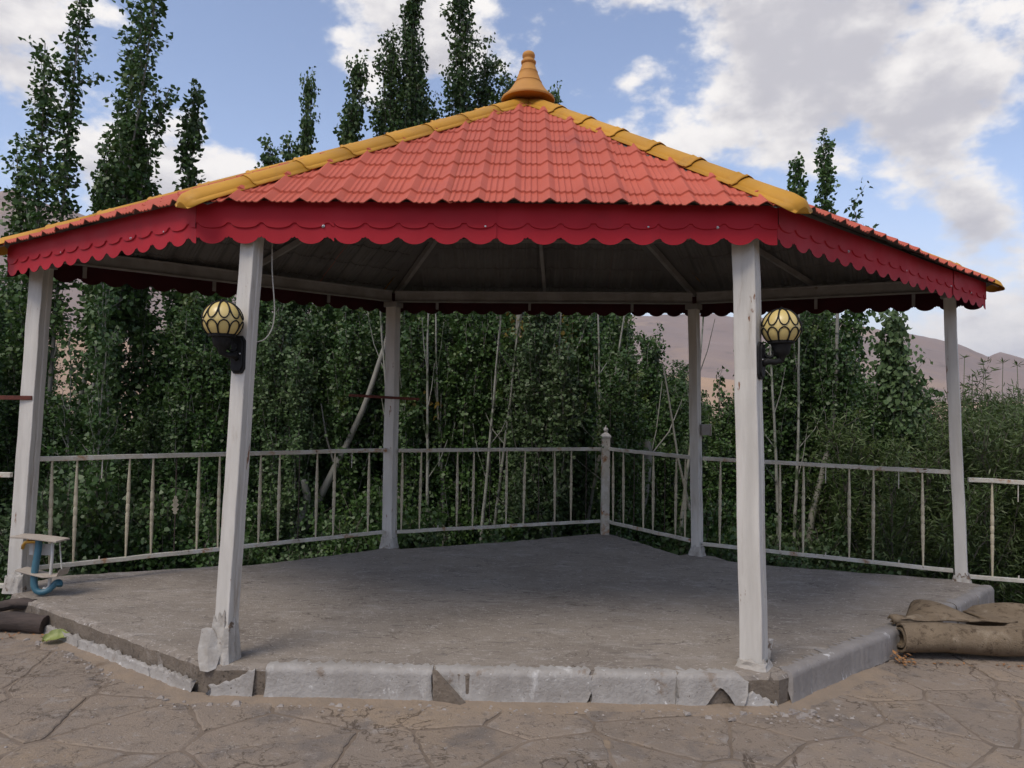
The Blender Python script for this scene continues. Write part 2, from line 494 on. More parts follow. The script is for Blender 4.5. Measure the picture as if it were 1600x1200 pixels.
def hills(name, d0, dr, d1, scale, seed, matn, nr=70, naz=1080, foot=-4.2, shift=0.0, label=''):
    az = np.linspace(-math.pi, math.pi, naz, endpoint=False)
    el = np.interp(np.degrees(az) + shift, [a for a, _ in RIDGE], [e for _, e in RIDGE]) * scale
    vs = []
    for i in range(nr):
        r_ = d0 + (d1 - d0) * (i / (nr - 1)) ** 1.2
        t = np.clip((r_ - d0) / (dr - d0), 0, 1)
        prof = t ** 1.5
        back = np.clip((r_ - dr) / (d1 - dr), 0, 1)
        hgt = np.tan(np.radians(el)) * dr
        x, y = r_ * np.sin(az), r_ * np.cos(az)
        rough = fbm2(x, y, seed, 6, .012) * 0.09 - 0.075 * np.abs(fbm2(x, y, seed + 3, 5, .022)) - .03 * np.abs(fbm2(x, y, seed + 7, 4, .07))
        z = foot + hgt * (prof * (1 - .8 * back) + rough * t * (1.15 - t * .55))
        vs += list(zip(x, y, z))
    fs = []
    for i in range(nr - 1):
        for k in range(naz):
            k2 = (k + 1) % naz
            fs.append((i * naz + k, i * naz + k2, (i + 1) * naz + k2, (i + 1) * naz + k))
    return tag(MB().add(vs, [tuple(reversed(f)) for f in fs]).build(name, matn, smooth=True), label, None, kind='structure')


hills('hills', 260, 950, 1800, 1.0, 11, 'hill', label='bare pinkish brown mountains beyond the trees')
hills('foothills', 150, 330, 520, 0.50, 29, 'hill_near_sunlit', nr=26, shift=6, label='low sandy slopes at the foot of the mountains, painted as if sunlit')

# terrace: mortar bed, flagstones are its parts
OUT = [(-14, -6), (14, -6), (14, 5.3), (9, 5.6), (4.6, 6.62), (4.2, 6.9), (-4.0, 6.35), (-4.25, 6.12), (-14, 5.9)]
PZ = -0.18
mb = MB()
mb.prism(OUT, (0, 0, -0.80), (1, 0, 0), (0, 1, 0), (0, 0, 1), 0.80 + PZ - 0.0055)
terrace = tag(mb.build('terrace', 'mortar'), 'terrace of irregular flagstones around the gazebo', None, kind='structure')


def clip_poly(poly, nx, ny, c):
    o_ = []
    for i in range(len(poly)):
        a, b = poly[i], poly[(i + 1) % len(poly)]
        da, db = nx * a[0] + ny * a[1] - c, nx * b[0] + ny * b[1] - c
        if da <= 0: o_.append(a)
        if (da < 0 < db) or (db < 0 < da):
            t = da / (da - db); o_.append((a[0] + (b[0] - a[0]) * t, a[1] + (b[1] - a[1]) * t))
    return o_


rg = np.random.RandomState(8)
sites, wts = [], []
tries = 0
while tries < 9000 and len(sites) < 400:
    tries += 1
    p_ = (rg.uniform(-7.6, 7.6), rg.uniform(1.2, 7.4))
    rr_ = .17 + .42 * rg.uniform() ** 1.8
    if all(math.hypot(p_[0] - q_[0], (p_[1] - q_[1]) * 1.25) > .62 * (rr_ + w_) for q_, w_ in zip(sites, wts)):
        sites.append(p_); wts.append(rr_)
WT = np.array(wts)
S = np.array(sites)
HEXIN = [(-1.70, 4.55), (1.52, 4.50), (4.0, 6.62), (2.0, 7.6), (-1.3, 7.8), (-3.8, 6.3)]


def inside(p, poly):
    c = False
    for i in range(len(poly)):
        (x1, y1), (x2, y2) = poly[i], poly[i - 1]
        if (y1 > p[1]) != (y2 > p[1]) and p[0] < (x2 - x1) * (p[1] - y1) / (y2 - y1) + x1: c = not c
    return c


for i, s in enumerate(S):
    poly = [(s[0] - 1.2, s[1] - 1.2), (s[0] + 1.2, s[1] - 1.2), (s[0] + 1.2, s[1] + 1.2), (s[0] - 1.2, s[1] + 1.2)]
    dd = np.hypot(*(S - s).T)
    gap = rg.uniform(.001, .007)
    for j in np.argsort(dd)[1:30]:
        n_ = (S[j] - s) / dd[j]
        c_ = n_ @ s + (dd[j] ** 2 + (WT[i] ** 2 - WT[j] ** 2) * .55) / (2 * dd[j]) - gap / 2
        poly = clip_poly(poly, n_[0], n_[1], c_)
    for k in range(len(OUT)):
        a, b = OUT[k], OUT[(k + 1) % len(OUT)]
        ex, ey = b[0] - a[0], b[1] - a[1]; ln = math.hypot(ex, ey)
        poly = clip_poly(poly, ey / ln, -ex / ln, (ey * a[0] - ex * a[1]) / ln - .03)
        if len(poly) < 3: break
    if len(poly) < 3: continue
    if all(inside(p, HEXIN) for p in poly): continue
    pts = []
    for k in range(len(poly)):
        a, b = np.array(poly[k]), np.array(poly[(k + 1) % len(poly)])
        ln = np.hypot(*(b - a)); q = max(1, int(ln / .045))
        for t in range(q):
            p = a + (b - a) * ((t + (.0 if q == 1 else 0)) / q)
            nrm = np.array([(b - a)[1], -(b - a)[0]]) / max(ln, 1e-6)
            p = p - nrm * abs(rg.normal(0, .007)) + (np.array(s) - p) * (0.018 if t == 0 else 0.0)
            pts.append(tuple(p))
    z = PZ + rg.uniform(-.003, .003)
    tx, ty = rg.normal(0, .002, 2)
    c = np.mean(pts, 0)
    vs = [(x, y, z - .016) for x, y in pts] + [(x, y, z - .004 + (x - c[0]) * tx + (y - c[1]) * ty) for x, y in pts]
    ins = [(x + (c[0] - x) * .04, y + (c[1] - y) * .04) for x, y in pts]
    vs += [(x, y, z + (x - c[0]) * tx + (y - c[1]) * ty) for x, y in ins]
    n_ = len(pts)
    fs = [(k, (k + 1) % n_, n_ + (k + 1) % n_, n_ + k) for k in range(n_)]
    fs += [(n_ + k, n_ + (k + 1) % n_, 2 * n_ + (k + 1) % n_, 2 * n_ + k) for k in range(n_)]
    fs.append(tuple(2 * n_ + k for k in range(n_)))
    MB().add(vs, fs).build('flagstone', 'flagstone', terrace)

# platform slab
SLAB = [(-1.80, 4.43), (1.60, 4.385), (2.15, 4.84), (2.79, 5.36), (4.04, 6.42), (4.40, 6.76), (4.28, 6.99), (2.62, 7.55),
        (2.30, 7.72), (2.22, 7.98), (2.02, 8.10), (1.86, 7.98), (1.55, 8.69), (1.25, 9.32), (1.12, 9.32), (0.03, 8.68), (-1.22, 8.12),
        (-1.36, 8.28), (-1.46, 8.08), (-1.95, 7.64), (-2.46, 7.23), (-3.5, 6.83), (-4.06, 6.60), (-4.16, 6.20), (-3.97, 5.93)]


def dense(poly, step, amp, rg_):
    o_ = []
    for k in range(len(poly)):
        a, b = np.array(poly[k]), np.array(poly[(k + 1) % len(poly)])
        q = max(1, int(np.hypot(*(b - a)) / step))
        for t in range(q):
            o_.append(tuple(a + (b - a) * t / q + rg_.normal(0, amp, 2)))
    return o_


rg = np.random.RandomState(3)
sl = dense(SLAB, .09, .006, rg)
n_ = len(sl)
cen = np.array([0.1, 6.3])
ring = lambda k, z: [tuple(np.array(p) + (cen - np.array(p)) / np.linalg.norm(cen - np.array(p)) * k) + (z + rg.normal(0, .002),) for p in sl]
vs = [(x, y, -.75) for x, y in sl] + ring(0, -.030) + ring(.012, -.008) + ring(.05, 0.0)
fs = []
for q in range(3):
    fs += [(q * n_ + k, q * n_ + (k + 1) % n_, (q + 1) * n_ + (k + 1) % n_, (q + 1) * n_ + k) for k in range(n_)]
fs.append(tuple(3 * n_ + k for k in range(n_)))
mb = MB().add(vs, fs)
mb.mi = [1] * n_ + [0] * (2 * n_) + [0]
platform = tag(mb.build('platform', ['cement', 'cement_core']), 'low hexagonal cement platform under the gazebo', None, kind='structure')


def facing(a, b, t0, t1, ztop, zbot, out_, matn, shape=None, name='kerb_facing', roundtop=True, seed=0, jag=.008):
    """broken plaster facing on the slab edge from a to b (2-D), between fractions t0 and t1"""
    rg_ = np.random.RandomState(seed)
    a, b = np.array(a), np.array(b)
    ln = np.hypot(*(b - a)); d = (b - a) / ln; nr = np.array([d[1], -d[0]])
    q = max(6, int(ln * (t1 - t0) / .018))
    vs = []
    for k in range(q + 1):
        f = k / q
        t = t0 + (t1 - t0) * f
        zt, zb = (shape(f) if shape else (ztop, zbot))
        e0 = rg_.normal(0, jag); e1 = rg_.normal(0, jag)
        bul = out_ + .004 * math.sin(7 * f + seed) + rg_.normal(0, .0015)
        prof = [(zb + e1 * .4, bul + .012), (zb + (zt - zb) * .25, bul + .001), (zb + (zt - zb) * .8, bul)]
        if roundtop and zt > -.02:
            prof += [(zt - .012, bul - .006), (zt + .004, bul - .026), (zt + .003, bul - .07 - abs(e0) * 4)]
        else:
            prof += [(zt - .004 + e0, bul - .002), (zt + e0, bul - .008), (zt + e0 - .002, bul - .03)]
        dx = rg_.normal(0, .004) if k in (0, q) else 0
        for z, o_ in prof:
            p = a + d * (ln * t + dx + (rg_.normal(0, .008) if k in (0, q) else 0)) + nr * o_
            vs.append((p[0], p[1], z))
    m_ = 6
    fs = [(k * m_ + i, (k + 1) * m_ + i, (k + 1) * m_ + i + 1, k * m_ + i + 1) for k in range(q) for i in range(m_ - 1)]
    fs += [tuple(reversed(range(m_))), tuple(q * m_ + i for i in range(m_))]
    return MB().add(vs, fs).build(name, matn, platform, smooth=True, angle=50)


fa, fb = SLAB[0], SLAB[1]
KB = -.176
facing(fa, fb, .010, .088, 0, KB, .014, 'silver_plaster', lambda f: (-.125 + .105 * f ** 1.2, KB), seed=1)
facing(fa, fb, .108, .3985, 0, KB, .018, 'silver_plaster', seed=2)
facing(fa, fb, .402, .6755, 0, KB, .016, 'silver_plaster', lambda f: (.0, KB + (.06 * max(0, f - .965) / .035)), seed=4)
facing(fa, fb, .674, .8235, 0, KB, .013, 'silver_plaster', lambda f: (.0 - (.05 * max(0, .05 - f) / .05), KB + (.03 * max(0, f - .97) / .03)), seed=5)
facing(fa, fb, .826, .946, 0, KB, .014, 'silver_plaster', lambda f: (.0 - .05 * max(0, f - .88) / .12, KB + .115 * max(0, 1 - abs(f - .60) / .20) ** .7 + .05 * max(0, f - .92) / .08), seed=6)
facing(fa, fb, .938, .996, 0, KB, .010, 'silver_plaster', lambda f: (-.125 + .03 * math.sin(f * 5), KB), seed=7, roundtop=False)
# right side: one smooth coat, broken at the front corner
facing(SLAB[1], SLAB[2], .16, 1.0, 0, KB, .020, 'right_plaster', seed=8)
facing(SLAB[2], SLAB[3], .0, 1.0, 0, KB, .021, 'right_plaster', seed=9)
facing(SLAB[3], SLAB[4], .0, .70, 0, KB, .021, 'right_plaster', seed=10)
facing(SLAB[3], SLAB[4], .71, 1.0, 0, KB, .024, 'right_plaster', seed=12)
facing(SLAB[4], SLAB[5], .0, 1.0, 0, KB, .022, 'right_plaster', seed=13)
# left side: bare cement edge with a whitewashed footing strip
facing(SLAB[24], SLAB[0], .12, .44, -.115, KB, .035, 'silver_plaster', roundtop=False, seed=14, name='footing_strip')
facing(SLAB[24], SLAB[0], .455, .80, -.115, KB, .042, 'silver_plaster', roundtop=False, seed=15, name='footing_strip')
facing(SLAB[24], SLAB[0], .80, .97, -.105, KB, .040, 'silver_plaster', roundtop=False, seed=16, name='footing_strip')
# loose wedge of broken cement leaning on the front edge
w = MB().add([(-.435, 4.375, -.178), (-.27, 4.335, -.178), (-.235, 4.36, -.178), (-.445, 4.395, .004), (-.415, 4.375, .006), (-.425, 4.405, -.006), (-.26, 4.385, -.178), (-.33, 4.35, -.10)],
             [(0, 1, 7), (0, 7, 4), (0, 4, 3), (1, 2, 7), (2, 4, 7), (2, 6, 5), (2, 5, 4), (3, 4, 5), (0, 3, 5), (0, 5, 6), (0, 6, 2, 1)])
w.build('broken_cement', 'cement_core', platform)

# ================================================================== gazebo
POST = {  # base xy, top xy, face widths, angle of the left-hand face away from the line of sight
    'FL': ((-1.728, 4.527), (-1.619, 4.527), .100, .100, 39),
    'FR': ((1.510, 4.557), (1.444, 4.557), .138, .120, 17),
    'R': ((4.246, 6.941), (4.139, 6.941), .100, .080, 4),
    'BR': ((2.030, 7.990), (1.972, 7.990), .100, .090, 27),
    'BL': ((-1.335, 8.190), (-1.340, 8.190), .122, .115, 31),
    'L': ((-4.028, 6.089), (-3.934, 6.089), .125, .120, 40)}
ORDER = ['FL', 'FR', 'R', 'BR', 'BL', 'L']
HB = 2.722                                  # underside of the ring beam
gz = tag(empty('gazebo', (0.1, 6.4, 0)), 'six-sided white steel gazebo with red tiled metal roof and scalloped fascia', 'gazebo')
G0 = Vector((0.1, 6.4, 0))


def gpart(mb_, name, mats, **k):
    """build in world coordinates, then hang under the gazebo"""
    o = mb_.build(name, mats, None, **k)
    o.parent = gz
    o.matrix_parent_inverse = Matrix.Translation(-G0)
    return o


def sub(mb_, name, mats, parent, **k):
    o = mb_.build(name, mats, None, **k)
    o.parent = parent
    return o


POSTDIR = {}
rg = np.random.RandomState(21)
for key in ORDER:
    (bx_, by_), (tx_, ty_), wa, wb, phi = POST[key]
    th = math.atan2(-by_, -bx_) - R(phi)                # outward normal of the left-hand face
    n1 = Vector((math.cos(th), math.sin(th), 0))
    n2 = Vector((-math.sin(th), math.cos(th), 0))      # normal of the right-hand face
    POSTDIR[key] = (n1, n2)
    mb = MB()
    # box section with a shallow groove in the n2 faces (two channels welded toe to toe)
    a, b, g = wa / 2, wb / 2, .006
    sec = [(-b, -a), (-b * .14, -a), (-b * .08, -a + g), (b * .08, -a + g), (b * .14, -a), (b, -a), (b, a), (b * .14, a), (b * .08, a - g), (-b * .08, a - g), (-b * .14, a), (-b, a)]
    # sec coordinates: (along n1? , along n2?)  -> x along n2 axis is face width of n1
    q = 15
    vs = []
    for k in range(q + 1):
        t = k / q
        c = Vector((bx_, by_, 0)).lerp(Vector((tx_, ty_, 0)), t)
        c.z = t * HB
        c += Vector((rg.normal(0, .0015), rg.normal(0, .0015), 0))
        for s1, s2 in sec: vs.append(c + n1 * s1 + n2 * s2)
    m_ = len(sec)
    fs = [(k * m_ + i, k * m_ + (i + 1) % m_, (k + 1) * m_ + (i + 1) % m_, (k + 1) * m_ + i) for k in range(q) for i in range(m_)]
    fs += [tuple(reversed(range(m_))), tuple(q * m_ + i for i in range(m_))]
    post = gpart(mb.add(vs, fs), 'post', 'white_paint', bevel=.004)
    # top plate
    c = Vector((tx_, ty_, HB - .06))
    pl = MB()
    pl.prism([(-b - .02, -a - .02), (b + .02, -a - .02), (b + .02, a + .02), (-b - .02, a + .02)], c, n1, n2, (0, 0, 1), .058)
    sub(pl, 'top_plate', 'steel_grey', post, bevel=.003)
    # crumbling painted cover around the foot
    hgt = {'FL': .26, 'FR': .05, 'R': .07, 'BR': .10, 'BL': .13, 'L': .16}[key]
    cv = MB()
    vs = []
    nseg = 20
    for lv, (zz, gr) in enumerate([(-.01, .030), (hgt * .35, .018), (hgt * .8, .012), (hgt, .006)]):
        for k in range(nseg):
            an = 2 * math.pi * k / nseg
            ca, sa = math.cos(an), math.sin(an)
            mx = max(abs(ca) / (b + gr), abs(sa) / (a + gr))
            rr = 1 / mx + rg.normal(0, .004)
            p = Vector((bx_, by_, 0)) + n1 * (ca * rr) + n2 * (sa * rr)
            zv = zz + (0 if lv == 0 else (rg.normal(0, .022) if lv == 3 else 0)) - (.10 * max(0, math.cos(an + 2.2)) if lv == 3 and key in ('FL', 'L') else 0)
            p.z = max(zv, -.01) if lv < 3 else max(zv, hgt * .3)
            vs.append(p)
    fs = [(i * nseg + k, i * nseg + (k + 1) % nseg, (i + 1) * nseg + (k + 1) % nseg, (i + 1) * nseg + k) for i in range(3) for k in range(nseg)]
    sub(cv.add(vs, fs), 'foot_cover', 'foot_paint', post)

# extra plates welded at the foot of the front posts
n1, n2 = POSTDIR['FL']
pl = MB().add([(-1.825, 4.41, -.03), (-1.775, 4.405, -.035), (-1.735, 4.425, -.02), (-1.722, 4.45, .05), (-1.738, 4.465, .11), (-1.757, 4.465, .17), (-1.780, 4.462, .206), (-1.812, 4.455, .212), (-1.838, 4.45, .205),
               (-1.842, 4.44, .15), (-1.852, 4.435, .09), (-1.845, 4.425, .03), (-1.79, 4.428, .09)],
              [(k, (k + 1) % 12, 12) for k in range(12)])
gpart(pl, 'foot_plate', 'foot_paint').modifiers.new('t', 'SOLIDIFY').thickness = .010
pl = MB().add([(1.575, 4.535, -.01), (1.612, 4.575, -.01), (1.622, 4.585, .06), (1.640, 4.60, .125), (1.645, 4.60, .150), (1.615, 4.585, .158), (1.598, 4.57, .135), (1.585, 4.555, .06)], [(0, 1, 2, 7), (7, 2, 3, 6), (6, 3, 4, 5)])
gpart(pl, 'foot_plate', 'foot_paint').modifiers.new('t', 'SOLIDIFY').thickness = .006

# ring beams with a bottom flange
TOP = {k: Vector((*POST[k][1], HB)) for k in ORDER}
for i in range(6):
    a, b = TOP[ORDER[i]], TOP[ORDER[(i + 1) % 6]]
    d = (b - a).normalized()
    inw = Vector((-d.y, d.x, 0))
    if inw.dot(G0 - a) < 0: inw = -inw
    sec = [(-.035, .002), (.045, .002), (.045, .010), (.022, .016), (.022, .108), (.040, .114), (.040, .122), (-.035, .122)]
    mb = MB()
    e = .02 if i % 2 else .035
    mb.prism(sec, a + d * e, inw, (0, 0, 1), d, (b - a).length - 2 * e)
    gpart(mb, 'ring_beam', 'steel_grey')

APEX = Vector((0.117, 6.52, 4.31))
EAVE = {'FL': Vector((-1.95, 4.40, 2.775)), 'FR': Vector((1.665, 4.335, 2.785)), 'R': Vector((4.57, 6.965, 2.80)),
        'BR': Vector((2.17, 8.40, 2.84)), 'BL': Vector((-1.42, 8.52, 2.84)), 'L': Vector((-4.15, 5.905, 2.80))}
FASC = {'FL': Vector((-1.935, 4.434, 2.525)), 'FR': Vector((1.590, 4.410, 2.562)), 'R': Vector((4.49, 6.95, 2.562)),
        'BR': Vector((2.13, 8.32, 2.625)), 'BL': Vector((-1.40, 8.42, 2.625)), 'L': Vector((-4.127, 5.952, 2.562))}

PITCH_U, ROW, ROW0 = .213, .285, .155


def prof_h(u):
    s = (u / PITCH_U) % 1.0
    tri = np.clip(1 - np.abs(s - .23) / .21, 0, 1)
    h = .029 * tri ** 0.9
    pan = (s > .53) | (s < .02)
    h = h + np.where(s > .45, .0085 * np.clip(np.sin((s - .45) / .55 * math.pi * 6), 0, 1), 0)
    return h


sheet_n = 0
for i in range(6):
    E0, E1 = EAVE[ORDER[i]], EAVE[ORDER[(i + 1) % 6]]
    u = (E1 - E0); ln = u.length; u = u / ln
    nrm = u.cross(APEX - E0).normalized()
    if nrm.z < 0: nrm = -nrm
    v = nrm.cross(u).normalized()
    if v.z < 0: v = -v
    ua, va = (APEX - E0).dot(u), (APEX - E0).dot(v)
    rows = [-.035]
    k = 0
    while ROW0 + k * ROW < va: rows.append(ROW0 + k * ROW); k += 1
    rows.append(va + .3)
    # five humps to a sheet
    uo = {0: .02, 1: .10, 2: .05, 3: 0.0, 4: .13, 5: .07}[i]
    first = {0: 1.58}.get(i, 1.065) - uo
    lo_u, hi_u = min(0.0, ua), max(ln, ua)              # an obtuse face leans out past its eave
    cuts = [lo_u]; c_ = lo_u + first
    while c_ < hi_u - .15: cuts.append(c_); c_ += PITCH_U * 5
    cuts.append(hi_u)
    for s in range(len(cuts) - 1):
        u0, u1 = cuts[s], cuts[s + 1] + (.02 if s < len(cuts) - 2 else 0)
        nu = max(4, int(round((u1 - u0) / (PITCH_U / 22))))
        us = np.linspace(u0, u1, nu + 1)
        la = va * us / ua if abs(ua) > 1e-6 else us * 0 + va           # hip from E0
        lb = va * (us - ln) / (ua - ln) if abs(ua - ln) > 1e-6 else us * 0 + va   # hip from E1
        vmin = np.full(nu + 1, -.035)
        if 0 <= ua <= ln:
            vmax = np.where(us < ua, la, lb)
        elif ua > ln:
            vmax = la; vmin = np.where(us > ln, lb, vmin)
        else:
            vmax = lb; vmin = np.where(us < 0, la, vmin)
        vmax = np.maximum(vmax, vmin + .001)
        hh = prof_h(us + uo) + .010 * (s % 2)
        lay = []                                     # (v, extra)
        for q in range(len(rows) - 1):
            lay.append((rows[q], .014)); lay.append((rows[q + 1] - .006, .002))
        vs, fs, mi = [], [], []
        nl = len(lay)
        for side, off in ((0, 0.0), (1, -.006)):
            for (vv, ex) in lay:
                for k in range(nu + 1):
                    vc = max(min(vv, vmax[k]), vmin[k])
                    p = E0 + u * float(us[k]) + v * float(vc) + nrm * float(hh[k] + ex + off)
                    vs.append(p)
        for side in (0, 1):
            base = side * nl * (nu + 1)
            for q in range(nl - 1):
                for k in range(nu):
                    if lay[q][0] >= vmax[k] and lay[q][0] >= vmax[k + 1]: continue
                    if lay[q + 1][0] <= vmin[k] and lay[q + 1][0] <= vmin[k + 1]: continue
                    f = (base + q * (nu + 1) + k, base + q * (nu + 1) + k + 1, base + (q + 1) * (nu + 1) + k + 1, base + (q + 1) * (nu + 1) + k)
                    fs.append(f if side == 0 else tuple(reversed(f))); mi.append(side)
        b2 = nl * (nu + 1)
        for k in range(nu):                          # front lip at the eave
            fs.append((k + 1, k, b2 + k, b2 + k + 1)); mi.append(0)
        mb = MB().add(vs, fs); mb.mi = mi
        gpart(mb, 'roof_sheet', ['roof_red', 'roof_back'])

# hip ridge caps: overlapping folded pieces with a bead at the joint
for i, key in enumerate(ORDER):
    E0 = EAVE[key]
    d = (APEX - E0); ln = d.length; d = d / ln
    En, Ep = EAVE[ORDER[(i + 1) % 6]], EAVE[ORDER[i - 1]]
    # slopes of the two neighbouring roof faces give the wing directions
    def wing(other):
        e = (other - E0).normalized()
        w_ = (e - d * e.dot(d)).normalized()
        return w_
    w1, w2 = wing(En), wing(Ep)
    upn = (-(w1 + w2)).normalized()
    if upn.z < 0: upn = -upn
    side = d.cross(upn).normalized()
    if side.dot(w1) < 0: w1, w2 = w2, w1
    fl = MB()
    q0, q1 = E0 + d * .02, APEX - d * .05
    fl.add([q0 + w1 * .13 + upn * .004, q0 + upn * .004, q0 + w2 * .13 + upn * .004, q1 + w1 * .13 + upn * .004, q1 + upn * .004, q1 + w2 * .13 + upn * .004], [(0, 1, 4, 3), (1, 2, 5, 4)])
    fo_ = gpart(fl, 'hip_flashing', 'roof_back'); fm_ = fo_.modifiers.new('t', 'SOLIDIFY'); fm_.thickness = .004; fm_.offset = 0
    npc = max(5, int(round((ln - .1) / .42)))
    step = (ln - .06) / npc

    def arch(sc, lift):
        pts = []
        flat = .125 * sc
        pts.append(w2 * flat + upn * (.020 + lift))
        for q in range(9):
            an = math.pi * (q / 8)
            c_, s_ = math.cos(an), math.sin(an)
            wv = (w1 if c_ < 0 else w2)
            pts.append(wv * (abs(c_) * .082 * sc) + upn * (.028 + lift + .030 * sc * s_))
        pts.append(w1 * flat + upn * (.020 + lift))
        return pts
    for k in range(npc):
        t0, t1 = -.03 + k * step, -.03 + (k + 1) * step + .035
        bd = .35 if key == 'FL' else .75
        ring_t = [(t0, 1 + .06 * bd, .010 * bd + .003), (t0 + .018, 1 + .07 * bd, .014 * bd + .003), (t0 + .03, 1 + .02 * bd, .006 * bd + .002), (t0 + .075, 1 + .02 * bd, .006 * bd + .002), (t0 + .09, 1 + .06 * bd, .011 * bd + .002), (t0 + .105, 1 + .015 * bd, .005 * bd + .001), (t1, .98, .0)]
        if k == 0:
            ring_t = [(t0 - .045, .55, -.030), (t0 - .03, .86, -.014), (t0 + .0, 1.05, .0), (t0 + .06, 1.09, .006), (t0 + .16, 1.05, .004), (t1, .98, .0)]
        vs = []
        for (t, sc, lf) in ring_t:
            c_ = E0 + d * t
            vs += [c_ + p for p in arch(sc, lf)]
        m_ = 11
        fs = [(q * m_ + j, q * m_ + j + 1, (q + 1) * m_ + j + 1, (q + 1) * m_ + j) for q in range(len(ring_t) - 1) for j in range(m_ - 1)]
        if k == 0: fs.append(tuple(range(m_)))
        o = gpart(MB().add(vs, fs), 'ridge_cap', 'ridge_yellow', smooth=True, angle=40)
        sm = o.modifiers.new('t', 'SOLIDIFY'); sm.thickness = .004; sm.offset = 0

fin = [(.238, -.02), (.242, -.008), (.236, .004), (.205, .030), (.165, .072), (.130, .125), (.121, .140), (.124, .146), (.116, .154), (.096, .205), (.083, .238), (.085, .243), (.078, .250),
       (.062, .300), (.058, .312), (.066, .320), (.068, .336), (.060, .346), (.050, .352), (.049, .366), (.056, .376), (.057, .396), (.050, .414), (.034, .425), (.012, .429)]
fo = gpart(MB().lathe([(r_, h_ * 1.02) for r_, h_ in fin], APEX + Vector((-.012, -.01, .02)), sides=40), 'roof_finial', 'finial_clay', smooth=True, angle=60)

# fascia boards: pressed scalloped sheet, five lobes to the metre
LOBE = .2
rg = np.random.RandomState(5)
for i in range(6):
    A_, B_ = FASC[ORDER[i]], FASC[ORDER[(i + 1) % 6]]
    TA, TB = EAVE[ORDER[i]].z + .016, EAVE[ORDER[(i + 1) % 6]].z + .016
    d = Vector((B_.x - A_.x, B_.y - A_.y, 0)); ln = d.length; d = d / ln
    outn = Vector((d.y, -d.x, 0))
    if outn.dot(Vector((A_.x, A_.y, 0)) - G0) < 0: outn = -outn
    first = {0: .83}.get(i, 1.0)
    cuts = [0.0]; c_ = first
    while c_ < ln - .12: cuts.append(c_); c_ += .985
    cuts.append(ln)
    for s in range(len(cuts) - 1):
        u0, u1 = cuts[s], cuts[s + 1]
        ex = 0.012 if s < len(cuts) - 2 else 0.0
        nu = max(6, int((u1 + ex - u0) / (LOBE / 20)))
        lift = .003 * (s % 2)
        vs = []
        tilt = rg.normal(0, .004)
        for k in range(nu + 1):
            uu = u0 + (u1 + ex - u0) * k / nu
            t = min(1.0, uu / ln)
            zb = A_.z + (B_.z - A_.z) * t
            zt = TA + (TB - TA) * t
            sx = ((uu - u0) / LOBE) % 1.0
            if .10 < sx < .90:
                lobe = -.040 * math.sqrt(max(0, 1 - ((sx - .5) / .40) ** 2)) ** 1.3
            else:
                w_ = sx if sx <= .10 else 1 - sx
                lobe = .006 * math.cos(w_ / .10 * math.pi * 1.6)
            line = zb + .125 + (-.030 * math.sqrt(max(0, 1 - ((sx - .5) / .42) ** 2)) if .08 < sx < .92 else .002)
            c_ = Vector((A_.x, A_.y, 0)) + d * uu
            wv = .003 * math.sin(uu * 4.1 + i) + tilt * (k / nu - .5)
            for z, o_ in ((zt, .006), (line + .002, .009), (line - .003, .0), (zb + .040 + lobe, .002), (zb + .040 + lobe, -.002), (line, -.003), (zt, .002)):
                vs.append(c_ + outn * (o_ + lift + wv) + Vector((0, 0, z)))
        m_ = 7
        fs = [(k * m_ + j, (k + 1) * m_ + j, (k + 1) * m_ + j + 1, k * m_ + j + 1) for k in range(nu) for j in range(m_ - 1)]
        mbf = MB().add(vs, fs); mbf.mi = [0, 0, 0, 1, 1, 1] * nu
        fb_ = gpart(mbf, 'fascia_board', ['fascia_red', 'fascia_back'])
        # roofing screw near the joint
        uu = u1 - .055 if s < len(cuts) - 2 else (u0 + u1) / 2
        t = uu / ln
        c_ = Vector((A_.x, A_.y, A_.z + (B_.z - A_.z) * t + .108)) + d * uu + outn * (.006 + lift)
        sub(MB().lathe([(.010, 0), (.010, .002), (.0065, .003), (.006, .008), (.002, .010)], c_, outn, 10), 'screw', 'screw_metal', fb_)
    # short hangers inside
    for t in (.22, .55, .85):
        c_ = A_.lerp(B_, t)
        zt = TA + (TB - TA) * t
        q0 = Vector((c_.x, c_.y, c_.z + .05)) - outn * .022
        q1 = Vector((c_.x, c_.y, zt - .01)) - outn * .022
        gpart(MB().beam(q0, q1, .03, .02, upv=outn), 'fascia_hanger', 'steel_grey')

# rafters under the sheets
def drop(p, k): return Vector((p.x, p.y, p.z - k))


for i, key in enumerate(ORDER):
    E0, E1 = EAVE[key], EAVE[ORDER[(i + 1) % 6]]
    p0, p1 = E0.lerp(APEX, .06), E0.lerp(APEX, .975)
    gpart(MB().beam(drop(p0, .055), drop(p1, .055), .045, .06), 'hip_rafter', 'steel_grey')
    mid = E0.lerp(E1, .5)
    # foot of the common rafter on the fall line through the middle of the side
    gpart(MB().beam(drop(mid.lerp(APEX, .08), .050), drop(mid.lerp(APEX, .95), .050), .035, .05), 'common_rafter', 'steel_grey')
    for t in (.36, .70):
        a_, b_ = E0.lerp(APEX, t), E1.lerp(APEX, t)
        gpart(MB().beam(drop(a_.lerp(b_, .01), .032), drop(a_.lerp(b_, .99), .032), .035, .032), 'purlin', 'steel_grey')
gpart(MB().lathe([(.10, 0), (.10, .12)], APEX - Vector((0, 0, .24)), sides=12), 'rafter_hub', 'steel_grey')

